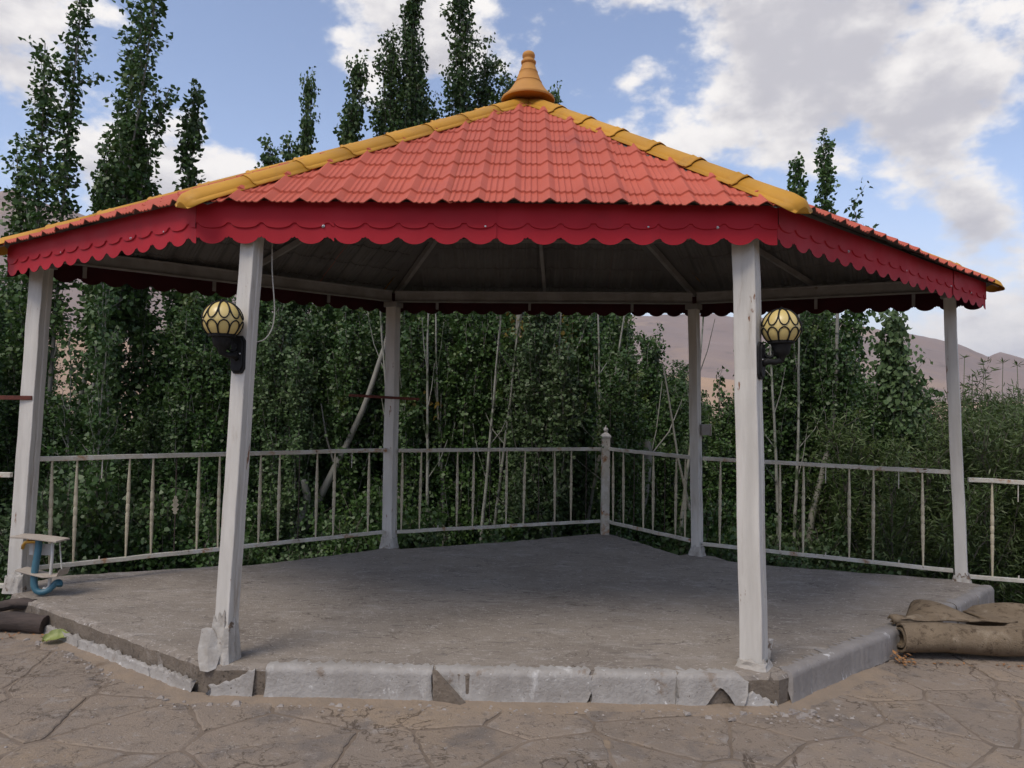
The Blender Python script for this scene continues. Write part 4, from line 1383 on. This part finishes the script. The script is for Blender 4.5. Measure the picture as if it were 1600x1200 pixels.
def gen_tree(name, seed, H, stems, nb, blen, bang, dens, lsize, clear=.12, r0=.07, rho=.16, matl='leaf', matb='bark', shape=POPLAR6, droop=.5, twig=.35, wob=.05, topleaf=1.0):
    """stems: list of (dx, dy, lean_x, lean_y, height factor). Returns (trunk mesh, crown mesh)."""
    rg_ = np.random.RandomState(seed)
    paths, LP, LD = [], [], []

    def strew(pts, per_m, rr, lo=0.0):
        pts = np.asarray(pts)
        seg = np.linalg.norm(np.diff(pts, axis=0), axis=1); ln_ = seg.sum()
        n_ = rg_.poisson(max(0.1, ln_ * per_m))
        if n_ == 0: return
        s = lo + (1 - lo) * rg_.uniform(0, 1, n_)
        cum = np.concatenate([[0], np.cumsum(seg)]) / ln_
        c = np.stack([np.interp(s, cum, pts[:, a]) for a in range(3)], 1)
        off = unit(rg_.normal(0, 1, (n_, 3))) * (rr * np.sqrt(rg_.uniform(.02, 1, n_)))[:, None]
        off[:, 2] *= .8
        LP.append(c + off)
        dr = unit(off) * .9 + rg_.normal(0, .45, (n_, 3)); dr[:, 2] -= droop
        LD.append(dr)
    for (dx, dy, lx, ly, hf) in stems:
        h = H * hf; n_ = 14
        t = np.linspace(0, 1, n_)
        ph = rg_.uniform(0, 6.28, 4)
        px = dx + lx * t + wob * h * .1 * (np.sin(t * 4 + ph[0]) - np.sin(ph[0])) + .03 * np.sin(t * 11 + ph[1])
        py = dy + ly * t + wob * h * .1 * (np.sin(t * 4 + ph[2]) - np.sin(ph[2])) + .03 * np.sin(t * 11 + ph[3])
        st_ = np.stack([px, py, t * h], 1)
        rr0 = r0 * math.sqrt(hf)
        paths.append((st_, rr0 * (1 - .93 * t ** .8) + .004))
        strew(st_[int(n_ * max(clear, .45)):], dens * .9 * topleaf, rho * .75)
        nbs = int(nb * hf)
        for b in range(nbs):
            tb_ = clear + (0.97 - clear) * ((b + rg_.uniform()) / nbs)
            p = np.array([np.interp(tb_, t, st_[:, a]) for a in range(3)])
            az = b * 2.39996 + rg_.normal(0, .5)
            bl = (blen * (1 - tb_) ** .55 * rg_.uniform(.55, 1.2) + .25)
            m_ = 7
            s = np.linspace(0, 1, m_)
            a0 = R(bang) * rg_.uniform(.7, 1.4)
            ang = a0 * (1 - .55 * s)
            dl = bl / (m_ - 1)
            o_ = np.array([math.cos(az), math.sin(az)])
            bx__ = np.concatenate([[0], np.cumsum(np.sin(ang[:-1]) * dl)]); bz__ = np.concatenate([[0], np.cumsum(np.cos(ang[:-1]) * dl)])
            bp = np.stack([p[0] + o_[0] * bx__, p[1] + o_[1] * bx__, p[2] + bz__], 1) + np.concatenate([[[0, 0, 0]], rg_.normal(0, .012, (m_ - 1, 3))])
            paths.append((bp, np.linspace(.22 * rr0 * (1 - tb_) + .006, .003, m_)))
            strew(bp, dens, rho, .12)
            ntw = int(bl / .35)
            for w_ in range(ntw):
                s0 = rg_.uniform(.2, .95)
                q = np.array([np.interp(s0, s, bp[:, a]) for a in range(3)])
                dv = unit(np.array([rg_.normal(0, .8), rg_.normal(0, .8), rg_.uniform(.3, 1.3)]))
                tl = twig * rg_.uniform(.5, 1.3)
                tp_ = np.stack([q, q + dv * tl * .5, q + dv * tl + np.array([0, 0, .02])])
                paths.append((tp_, np.array([.004, .003, .002])))
                strew(tp_, dens * .9, rho * .7)
    P = np.concatenate(LP); D = np.concatenate(LD)
    size = lsize * rg_.uniform(.6, 1.25, len(P))
    tv, ts_, ti = tubes_np(paths)
    tm = raw_mesh(name + '_trunk', tv, ts_, ti, matb)
    tm.polygons.foreach_set('use_smooth', [True] * len(tm.polygons))
    cm = leaf_mesh(name + '_crown', P, D, size, shape, matl, rg_)
    return tm, cm


def put_tree(name, meshes, x, y, label, group, cat='tree', rz=0.0, sc=1.0, scz=None, z=None, tilt=(0, 0), parts=('trunk', 'crown')):
    zz = float(ground_h(x, y)) - .06 if z is None else z
    o = empty(name, (x, y, zz))
    o.rotation_euler = (tilt[0], tilt[1], rz)
    o.scale = (sc, sc, scz or sc)
    tag(o, label, cat, group)
    for me, nm in zip(meshes, parts):
        if me is not None: link(nm, me, o)
    return o


def X(px, Y): return (px - 800) / 1147.3 * Y


def top_to_h(py, px, Y, x):
    """height above the local ground of something whose top shows at row py"""
    hor = 638.5 + (px - 800) * .01527
    return CAM_Z + (hor - py) / 1147.3 * Y - float(ground_h(x, Y)) + .06


# --- kinds
T = {}
T['tall_multi'] = gen_tree('tall_multi', 101, 12.5, [(0, 0, .40, .1, 1.0), (.12, .05, 1.85, -.2, 1.0), (-.15, .1, -.60, .2, .76), (.05, -.1, 2.0, .3, .84), (.2, .1, 1.15, .1, .98), (-.1, 0, -.10, -.1, .90), (.1, .2, 1.5, .2, .70)], 30, 1.15, 15, 62, .088, clear=.42, r0=.055, rho=.19, twig=.34)
T['column'] = gen_tree('column', 102, 13.0, [(0, 0, .1, 0, 1.0), (.16, .1, .35, .1, .88), (-.12, 0, -.25, 0, .90)], 85, 2.5, 14, 105, .072, clear=.07, r0=.085, rho=.16, twig=.30)
T['broad'] = gen_tree('broad', 103, 12.0, [(0, 0, 0, 0, 1.0), (.3, 0, .75, .1, .84), (-.25, .1, -.6, 0, .80), (.1, .2, .4, .2, .90)], 66, 2.5, 15, 88, .072, clear=.08, r0=.075, rho=.16)
T['slender'] = gen_tree('slender', 104, 9.0, [(0, 0, .25, 0, 1.0)], 58, 1.5, 13, 105, .072, clear=.12, r0=.035, rho=.15, twig=.26)
T['wisp'] = gen_tree('wisp', 107, 9.0, [(0, 0, .25, 0, 1.0), (.1, 0, -.1, .1, .93)], 34, .9, 14, 80, .080, clear=.60, r0=.030, rho=.16, twig=.24, topleaf=.5)
T['twin'] = gen_tree('twin', 105, 9.5, [(0, 0, -.40, 0, .95), (.12, .1, .40, .1, 1.0), (.3, 0, .75, 0, .72), (-.1, 0, -.8, 0, .70)], 46, 1.0, 15, 88, .084, clear=.25, r0=.04, rho=.14, twig=.25)
T['sparse'] = gen_tree('sparse', 106, 5.5, [(0, 0, .3, 0, 1.0), (.1, .1, -.2, .1, .85)], 16, .9, 20, 60, .068, clear=.25, r0=.022, rho=.12, twig=.25)
for k, (sd_, H_, st_, mtl) in enumerate([(111, 6.6, [(0, 0, .1, 0, 1), (.2, .1, .35, 0, .85), (-.2, 0, -.3, .1, .9)], 'leaf'),
                                         (112, 6.4, [(0, 0, -.1, 0, 1), (-.25, .1, -.4, 0, .9)], 'leaf'),
                                         (113, 6.8, [(0, 0, .2, .1, 1), (.3, 0, .5, 0, .8), (-.1, .2, -.2, .2, .85)], 'leaf_pale'),
                                         (114, 6.2, [(0, 0, 0, 0, 1), (.15, -.1, .3, -.2, .92)], 'leaf')]):
    T['wall%d' % k] = gen_tree('wall%d' % k, sd_, H_, st_, 50, 2.0, 13, 92, .060, clear=.03, r0=.045, rho=.13, matl=mtl, twig=.26, droop=.75, matb='bark')
T['drooping'] = gen_tree('drooping', 121, 5.2, [(0, 0, .1, 0, 1), (.15, .1, -.15, 0, .9), (.05, -.1, .35, 0, .8)], 46, 1.1, 15, 85, .082, clear=.05, r0=.04, rho=.17, matl='leaf_pale', droop=1.0)
T['bush0'] = gen_tree('bush0', 131, 2.1, [(.3 * math.cos(a), .3 * math.sin(a), .5 * math.cos(a), .5 * math.sin(a), 1 - .1 * (i % 3)) for i, a in enumerate(np.linspace(0, 6, 7))], 18, .7, 32, 85, .060, clear=.03, r0=.014, rho=.17, matb='bark_dark')
T['bush1'] = gen_tree('bush1', 132, 1.8, [(.3 * math.cos(a), .3 * math.sin(a), .6 * math.cos(a), .6 * math.sin(a), 1 - .1 * (i % 3)) for i, a in enumerate(np.linspace(.4, 6.1, 7))], 18, .7, 34, 85, .055, clear=.03, r0=.014, rho=.17, matb='bark_dark', matl='leaf_pale')
T['willow0'] = gen_tree('willow0', 133, 3.6, [(.35 * math.cos(a), .3 * math.sin(a), .8 * math.cos(a), .7 * math.sin(a), 1 - .12 * (i % 3)) for i, a in enumerate(np.linspace(0, 6, 8))], 22, 1.0, 24, 120, .090, clear=.04, r0=.016, rho=.15, matl='leaf_willow', matb='bark_dark', shape=WILLOW, droop=.1)
T['willow1'] = gen_tree('willow1', 134, 3.3, [(.35 * math.cos(a), .3 * math.sin(a), .9 * math.cos(a), .8 * math.sin(a), 1 - .12 * (i % 3)) for i, a in enumerate(np.linspace(.3, 6.1, 8))], 22, 1.0, 26, 115, .095, clear=.04, r0=.016, rho=.16, matl='leaf_willow', matb='bark_dark', shape=WILLOW, droop=.0)
T['far'] = gen_tree('far', 141, 7.0, [(0, 0, .3, 0, 1), (.3, .2, 1.2, .5, .85), (-.3, 0, -1.1, .3, .9)], 36, 2.4, 42, 16, .42, clear=.10, r0=.12, rho=.55, matl='leaf_far', matb='bark_dark', shape=POPLAR6)
T['far_cypress'] = gen_tree('far_cypress', 142, 8.0, [(0, 0, .1, 0, 1)], 50, 1.1, 14, 26, .30, clear=.04, r0=.10, rho=.25, matl='leaf_far', matb='bark_dark')

HEIGHT = {'tall_multi': 12.5, 'column': 13.0, 'broad': 12.0, 'slender': 9.0, 'wisp': 9.0, 'twin': 9.5, 'sparse': 5.5, 'wall0': 6.6, 'wall1': 6.4, 'wall2': 6.8, 'wall3': 6.2,
          'drooping': 5.2, 'bush0': 2.1, 'bush1': 1.8, 'willow0': 3.75, 'willow1': 3.5}


def plant(kind, px, Y, top, label, group='poplars behind the gazebo', rz=0.0, name='poplar_tree', cat='tree', wid=1.0, tilt=(0, 0)):
    x = X(px, Y)
    h = top_to_h(top, px, Y, x)
    s = h / (HEIGHT[kind] * 1.02)
    return put_tree(name, T[kind], x, Y, label, group, cat, rz, sc=max(.75, min(1.15, s ** .5)) * wid, scz=s, tilt=tilt)


HP = 'tall poplars rising above the gazebo roof'
plant('tall_multi', 62, 11.6, -70, 'tall leggy many-stemmed poplar at the far left, taller than the frame', HP, rz=0)
plant('twin', 240, 11.8, 108, 'twin-topped poplar standing above the left roof slope, second from the left', HP, rz=.1)
plant('wisp', 195, 12.6, 205, 'thin short poplar just left of the twin-topped poplar', HP, rz=.2, wid=.8)
plant('wisp', 140, 11.2, 216, 'wispy poplar shoot right of the leggy far left poplar', HP, rz=.3, wid=.75)
plant('slender', 462, 13.0, 98, 'very thin poplar over the left roof, left of the leaning one', HP, rz=.3, wid=.62)
plant('slender', 478, 12.4, 62, 'narrow poplar leaning right above the left roof slope', HP, rz=.2, wid=.85, tilt=(0, R(3.5)))
plant('slender', 528, 13.2, 158, 'short thin poplar between the leaning poplar and the dense column', HP, rz=.9, wid=.62)
plant('wisp', 398, 12.5, 205, 'low wispy poplar tip left of the very thin poplar', HP, rz=.4, wid=.9)
plant('wisp', 432, 12.8, 202, 'low wispy poplar tip directly left of the very thin poplar', HP, rz=.2, wid=.8)
plant('column', 618, 12.8, -60, 'dense column-shaped poplar left of the roof peak, cut by the top edge', HP, rz=.6, wid=.8)
plant('broad', 716, 14.2, -50, 'broad-based poplar with a narrow tip next to the roof peak', HP, rz=.2)
plant('slender', 790, 14.6, 108, 'poplar tip showing just left of the roof finial', HP, rz=1.2, wid=.8)
plant('slender', 857, 14.4, 120, 'small poplar tip peeking out right of the roof finial', HP, rz=.4, wid=.55)
plant('twin', 1272, 12.0, 188, 'two-pronged poplar above the right roof slope', HP, rz=.3, wid=.85)
plant('sparse', 1316, 12.2, 312, 'small leafy poplar tip low over the right roof edge', HP, rz=.2)
plant('drooping', 1392, 9.9, 487, 'narrow poplar with pale drooping leaves left of the far right post', 'poplars behind the gazebo', rz=.3, wid=.85)
plant('sparse', 1112, 10.8, 500, 'thin leaning poplar shoot right of the rear right post', 'poplars behind the gazebo', rz=.2, wid=.9, tilt=(0, R(4)))
plant('sparse', 128, 9.8, 425, 'sparse poplar shoot right of the far left post in front of the sandy slope', 'poplars behind the gazebo', rz=.9)
plant('sparse', 178, 9.6, 440, 'second sparse poplar shoot right of the far left post', 'poplars behind the gazebo', rz=2.6, wid=.9)

# the dense belt behind the railing
rg = np.random.RandomState(40)
BL_ = 'leafy poplar in the dense green belt behind the railing'
BG = 'poplars of the dense belt behind the railing'


def belt_top(px):
    """highest row the belt may reach at this column"""
    pts = [(-260, 330), (0, 400), (70, 430), (92, 600), (212, 600), (232, 440), (330, 400), (415, 430), (440, 505), (465, 440), (640, 400), (980, 410), (1015, 470), (1035, 530),
           (1085, 540), (1105, 600), (1185, 590), (1205, 440), (1320, 430), (1345, 520), (1420, 585), (1480, 600), (1700, 590)]
    return float(np.interp(px, [a for a, _ in pts], [b for _, b in pts]))


for Yr, stp in ((10.6, 78), (12.2, 70), (14.2, 64), (17.0, 56), (21.0, 50)):
    px = -230 + rg.uniform(0, 40)
    while px < 1440:
        pj_ = px + rg.normal(0, 12)
        Y = Yr + rg.normal(0, .45)
        halfw = .55 / Y * 1147
        top = max(belt_top(pj_), belt_top(pj_ - halfw * .8), belt_top(pj_ + halfw * .8)) + rg.uniform(0, 45)
        kd = 'wall%d' % rg.randint(0, 4)
        x = X(pj_, Y)
        h = top_to_h(top, pj_, Y, x)
        s = h / HEIGHT[kd] * .95
        if s > .30:
            where = ('beyond the far left post' if pj_ < 60 else 'behind the left railing span' if pj_ < 600 else 'behind the middle railing span' if pj_ < 945 else
                     'behind the short right railing span' if pj_ < 1095 else 'behind the right railing span')
            tone = {'wall0': 'three-stemmed', 'wall1': 'two-stemmed', 'wall2': 'pale-leaved', 'wall3': 'slim two-stemmed'}[kd]
            rown = {10.6: 'nearest', 12.2: 'second', 14.2: 'third', 17.0: 'fourth', 21.0: 'rearmost'}[Yr]
            put_tree('poplar_tree', T[kd], x, Y, '%s poplar, %s row of the belt %s' % (tone, rown, where), BG, 'tree', rg.uniform(0, 6.28), sc=max(.62, min(1.1, s ** .5)), scz=s)
        px += stp * rg.uniform(.7, 1.3)

# undergrowth bushes on the bank
for Yr, stp in ((9.9, 105), (11.0, 95)):
    px = -200
    while px < 1420:
        pj_ = px + rg.normal(0, 15)
        Y = Yr + rg.normal(0, .25)
        if Y < 9.9 and 640 < pj_ < 1090: Y = 10.4 + rg.uniform(0, .4)
        kd = 'bush%d' % rg.randint(0, 2)
        s = rg.uniform(.75, 1.2)
        put_tree('bush', T[kd], X(pj_, Y), Y, ('%s bush below the %s, %s' % (['dark green', 'paler small-leaved'][int(kd[-1])], 'left railing span' if pj_ < 610 else 'middle railing span' if pj_ < 1000 else 'right railing span', 'close to the platform' if Yr < 10.5 else 'further back')), 'bushes on the bank below the railing', 'bush', rg.uniform(0, 6.28), sc=s, scz=s, parts=('stems', 'foliage'))
        px += stp * rg.uniform(.75, 1.25)
# willow scrub at the right
WL = ['first left of the far right post', 'low and near, left of the post', 'taller one left of the far right post', 'right behind the far right post', 'near one right of the far right post',
      'tall one right of the far right post', 'near one at the right picture edge', 'nearest past the right picture edge', 'tall one past the right picture edge', 'furthest right of all',
      'far one just left of the post', 'far one at the picture edge', 'far one past the picture edge', 'rearmost one']
for k, (px, Y, tp_) in enumerate([(1400, 10.2, 650), (1440, 9.6, 640), (1455, 11.4, 600), (1500, 10.4, 625), (1540, 9.4, 650), (1560, 11.0, 610), (1600, 10.0, 630), (1650, 9.2, 640), (1655, 11.2, 600), (1720, 10.2, 620), (1480, 12.6, 612), (1590, 12.8, 606), (1680, 13.2, 606), (1530, 14.6, 608)]):
    plant('willow%d' % (k % 2), px, Y, tp_, 'olive narrow-leaved willow shrub beyond the right railing, %s' % WL[k], 'willow scrub at the right', rz=rg.uniform(0, 6), name='willow_shrub', cat='shrub')
# reeds with star tufts
for k, (px, py) in enumerate([(1508, 558), (1537, 566), (1568, 566), (1590, 570), (1520, 588), (1540, 582), (1606, 568)]):
    Y = 8.9 + .25 * (k % 3)
    x = X(px, Y); z0 = float(ground_h(x, Y)) - .05
    h = top_to_h(py, px, Y, x)
    o = empty('reed', (x, Y, z0)); o.rotation_euler.z = rg.uniform(0, 6)
    tag(o, ['tall reed with the highest star tuft, next to the far right post', 'tall reed, second of the upper star tufts from the post', 'tall reed, third of the upper star tufts from the post', 'tall reed, fourth of the upper star tufts from the post', 'shorter reed below the highest star tuft', 'shorter reed right of the other short one', 'tall reed cut by the right picture edge'][k], 'reed', 'reeds beyond the right railing')
    MB().tube([(0, 0, 0), (.05, .02, h * .5), (.0, 0, h)], [.008, .006, .003], 6).build('stalk', 'leaf_willow', o)
    tf = MB()
    for q in range(8):
        an = q * 2.4 + rg.uniform(0, .5); el = rg.uniform(-.1, 1.1); ll = rg.uniform(.07, .13)
        dv = Vector((math.cos(an) * math.cos(el), math.sin(an) * math.cos(el), math.sin(el)))
        sv = dv.cross(Vector((0, 0, 1))).normalized() * .009
        b_ = Vector((0, 0, h - .02))
        tf.add([b_, b_ + dv * ll * .4 + sv, b_ + dv * ll + Vector((0, 0, -.015)), b_ + dv * ll * .4 - sv], [(0, 1, 2, 3)])
    tf.build('tuft', 'leaf_willow', o)
# far valley trees at the right
for k, (px, Y, s) in enumerate([(1440, 60, .62), (1475, 70, .7), (1510, 55, .85), (1535, 62, .75), (1560, 75, .7), (1600, 58, .6), (1640, 66, .75), (1690, 60, .7), (1150, 70, .6), (1190, 80, .6), (140, 60, .55), (180, 72, .6), (60, 66, .6), (-60, 60, .7), (1495, 42, .55), (1550, 45, .5), (1620, 40, .55)]):
    put_tree('valley_tree', T['far'], X(px, Y), Y, 'round green tree far off in the valley below the hills', 'far valley trees', 'tree', k * 1.3, sc=s, scz=s)
for k, (px, Y, s) in enumerate([(1578, 52, .78), (1592, 56, .66), (1532, 58, .62)]):
    put_tree('cypress_tree', T['far_cypress'], X(px, Y), Y, ['pointed cypress-like tree in the far valley, tallest of three', 'pointed far tree right of the tallest cypress', 'pointed far tree left of the tallest cypress'][k], 'far pointed trees', 'tree', k, sc=s * .8, scz=s)

# single pale trunks that show between the leaves
def bare_trunk(name, pts, rad, label, branches=(), matn='bark'):
    P_ = np.array(pts, float)
    base = P_[0].copy()
    t = np.linspace(0, 1, len(P_)); tt = np.linspace(0, 1, 26)
    pp = np.stack([np.interp(tt, t, P_[:, a]) for a in range(3)], 1) - base
    rg_ = np.random.RandomState(int(abs(base[0]) * 100))
    pp[:, :2] += rg_.normal(0, .05 * rad[0], (26, 2)) + .6 * rad[0] * np.stack([np.sin(tt * 7 + base[0]), np.cos(tt * 5 + base[1])], 1)
    rr = np.interp(tt, [0, 1], rad)
    o = tag(empty(name, tuple(base)), label, 'tree', 'pale bare trunks behind the railing')
    tv, ts_, ti = tubes_np([(pp, rr)], 12)
    me = raw_mesh('trunk', tv, ts_, ti, matn); me.polygons.foreach_set('use_smooth', [True] * len(me.polygons))
    link('trunk', me, o)
    for (f, dx, dy, dz, r_) in branches:
        q = np.array([np.interp(f, tt, pp[:, a]) for a in range(3)])
        e = q + np.array([dx, dy, dz])
        mid = (q + e) / 2 + np.array([dx * .1, 0, -dz * .05])
        tv, ts_, ti = tubes_np([(np.array([q, mid, e]), np.array([r_, r_ * .8, r_ * .5]))], 8)
        me = raw_mesh('limb', tv, ts_, ti, matn); me.polygons.foreach_set('use_smooth', [True] * len(me.polygons))
        link('limb', me, o)
    return o


def gh(x, y): return float(ground_h(x, y)) - .1


bare_trunk('bare_poplar', [(.12, 10.9, gh(.12, 10.9)), (.10, 10.9, 0), (.09, 10.9, 1.4), (.13, 10.9, 2.3), (.07, 10.95, 4.6)], (.085, .040), 'straight pale forked poplar trunk behind the middle of the railing',
           [(.62, .26, .1, 1.5, .028), (.57, -.34, .0, 1.6, .026)])
bare_trunk('bare_poplar', [(-3.35, 10.5, gh(-3.35, 10.5)), (-3.05, 10.5, -.55), (-2.55, 10.5, .60), (-2.12, 10.5, 1.62), (-1.62, 10.6, 3.1)], (.072, .028), 'pale poplar trunk leaning right left of the rear left post', [(.52, -.25, .1, .9, .018)])
bare_trunk('bare_poplar', [(-3.10, 10.3, gh(-3.10, 10.3)), (-2.98, 10.3, -.2), (-2.90, 10.3, .25), (-2.84, 10.3, .52)], (.085, .040), 'broken pale stump under the leaning trunk')
bare_trunk('bare_poplar', [(1.90, 10.5, gh(1.90, 10.5)), (1.89, 10.5, .0), (1.90, 10.5, 1.14)], (.074, .060), 'cut pale trunk behind the railing right of the corner post', [(.88, .55, .3, .85, .012), (.80, .25, .2, 1.3, .010)])
bare_trunk('bare_poplar', [(4.20, 10.6, gh(4.2, 10.6)), (4.34, 10.6, 0), (4.56, 10.6, 1.1), (4.68, 10.6, 1.9), (4.74, 10.6, 3.4)], (.060, .020), 'slim leaning grey trunk behind the right-hand railing')
bare_trunk('bare_poplar', [(2.72, 10.4, gh(2.72, 10.4)), (2.60, 10.4, 0), (2.34, 10.4, .9), (2.14, 10.4, 2.2)], (.030, .010), 'thin pale trunk leaning left behind the rear right post')
SAP = ['first', 'second', 'third', 'fourth', 'fifth', 'sixth', 'seventh', 'eighth', 'ninth', 'tenth', 'eleventh']
for k, (px, Y) in enumerate([(645, 10.5), (668, 10.2), (702, 10.5), (742, 10.2), (757, 10.4), (868, 10.3), (897, 10.5), (960, 10.3), (1055, 10.2), (1225, 10.3), (1240, 10.5)]):
    x = X(px, Y); g0 = gh(x, Y); ln_ = rg.normal(0, .45)
    bare_trunk('poplar_sapling', [(x, Y, g0), (x + ln_ * .3, Y, 0), (x + ln_ * .7, Y, 1.6), (x + ln_, Y, 3.4)], (.032, .009), 'slim pale poplar stem behind the railing, %s of eleven from the left' % SAP[k],
               [(.45 + .1 * q, rg.normal(0, .25), rg.normal(0, .2), rg.uniform(.4, .9), .008) for q in range(4)], 'bark_pale')

# yellowing sprig
rg_ = np.random.RandomState(9)
for k, (px, py, Y) in enumerate([(886, 560, 10.7), (812, 508, 10.9), (668, 638, 10.5)]):
    n_ = [150, 60, 50][k]
    c = np.array([X(px, Y), Y, CAM_Z + (639.5 - py) / 1147.3 * Y])
    P = c + rg_.normal(0, 1, (n_, 3)) * np.array([.10, .12, [.42, .12, .12][k]])
    D = rg_.normal(0, .6, (n_, 3)); D[:, 2] -= .6
    o = tag(empty('poplar_sprig', (c[0], c[1], gh(c[0], c[1]))), ['yellowing poplar shoot among the green leaves behind the railing', 'small yellow leaf cluster high behind the railing, left of the yellowing shoot', 'small yellow leaf cluster right of the rear left post'][k], 'tree', 'yellowing shoots')
    base = np.array([c[0], c[1], gh(c[0], c[1])])
    link('foliage', leaf_mesh('foliage', P - base, D, .075 * rg_.uniform(.6, 1.2, n_), POPLAR6, 'leaf_yellow', rg_), o)
    tv, ts_, ti = tubes_np([(np.array([[0, 0, 0], [.03, 0, (c[2] - base[2]) * .5], c - base + np.array([0, 0, .3])]), np.array([.018, .013, .004]))], 6)
    link('stem', raw_mesh('stem', tv, ts_, ti, 'bark'), o)

# weeds and litter on the bank
rg_ = np.random.RandomState(55)
n_ = 16000
wx, wy = rg_.uniform(-13, 13, n_), 7.6 + 9 * rg_.uniform(0, 1, n_) ** 1.3
keep = ~((np.abs(wx) < 4.6) & (wy < 9.5) & (wy < 9.4 - np.abs(wx) * .5))
wx, wy = wx[keep], wy[keep]; n_ = len(wx)
P = np.stack([wx, wy, ground_h(wx, wy) + rg_.uniform(0, .12, n_)], 1)
D = rg_.normal(0, .5, (n_, 3)); D[:, 2] += .7
o = link('undergrowth', leaf_mesh('undergrowth', P, D, .13 * rg_.uniform(.5, 1.6, n_), WILLOW * np.array([1.6, 1]), 'leaf_willow', rg_))
tag(o, 'weeds and grass covering the bank below the trees', 'weeds', kind='stuff')

# things that share a description are told apart by their order from left to right
ORD = ['first', 'second', 'third', 'fourth', 'fifth', 'sixth', 'seventh', 'eighth', 'ninth', 'tenth', 'eleventh', 'twelfth', 'thirteenth', 'fourteenth', 'fifteenth', 'sixteenth', 'seventeenth', 'eighteenth', 'nineteenth', 'twentieth']
same = {}
for o in COL.objects:
    if o.parent is None and o.get('label') and o.get('kind') is None: same.setdefault(o['label'], []).append(o)
for lb, os_ in same.items():
    if 1 < len(os_) <= 20:
        os_.sort(key=lambda o: o.location.x / max(o.location.y, .1))
        for k, o in enumerate(os_): o['label'] = '%s, %s from left' % (lb, ORD[k])

# ================================================================== air
hzm = bpy.data.materials.new('air_haze')
hzm.use_nodes = True
hzm.node_tree.nodes.clear()
ho = hzm.node_tree.nodes.new('ShaderNodeOutputMaterial')
pv = hzm.node_tree.nodes.new('ShaderNodeVolumePrincipled')
pv.inputs['Color'].default_value = (.86, .90, 1.0, 1)
pv.inputs['Density'].default_value = 0.00016
pv.inputs['Anisotropy'].default_value = 0.2
hzm.node_tree.links.new(pv.outputs[0], ho.inputs['Volume'])
hb = MB().box(-3900, 3900, -3900, 3900, -12, 330)
MATS['air_haze'] = hzm
tag(hb.build('haze', 'air_haze'), 'thin pale haze in the air over the valley', 'haze', kind='stuff')
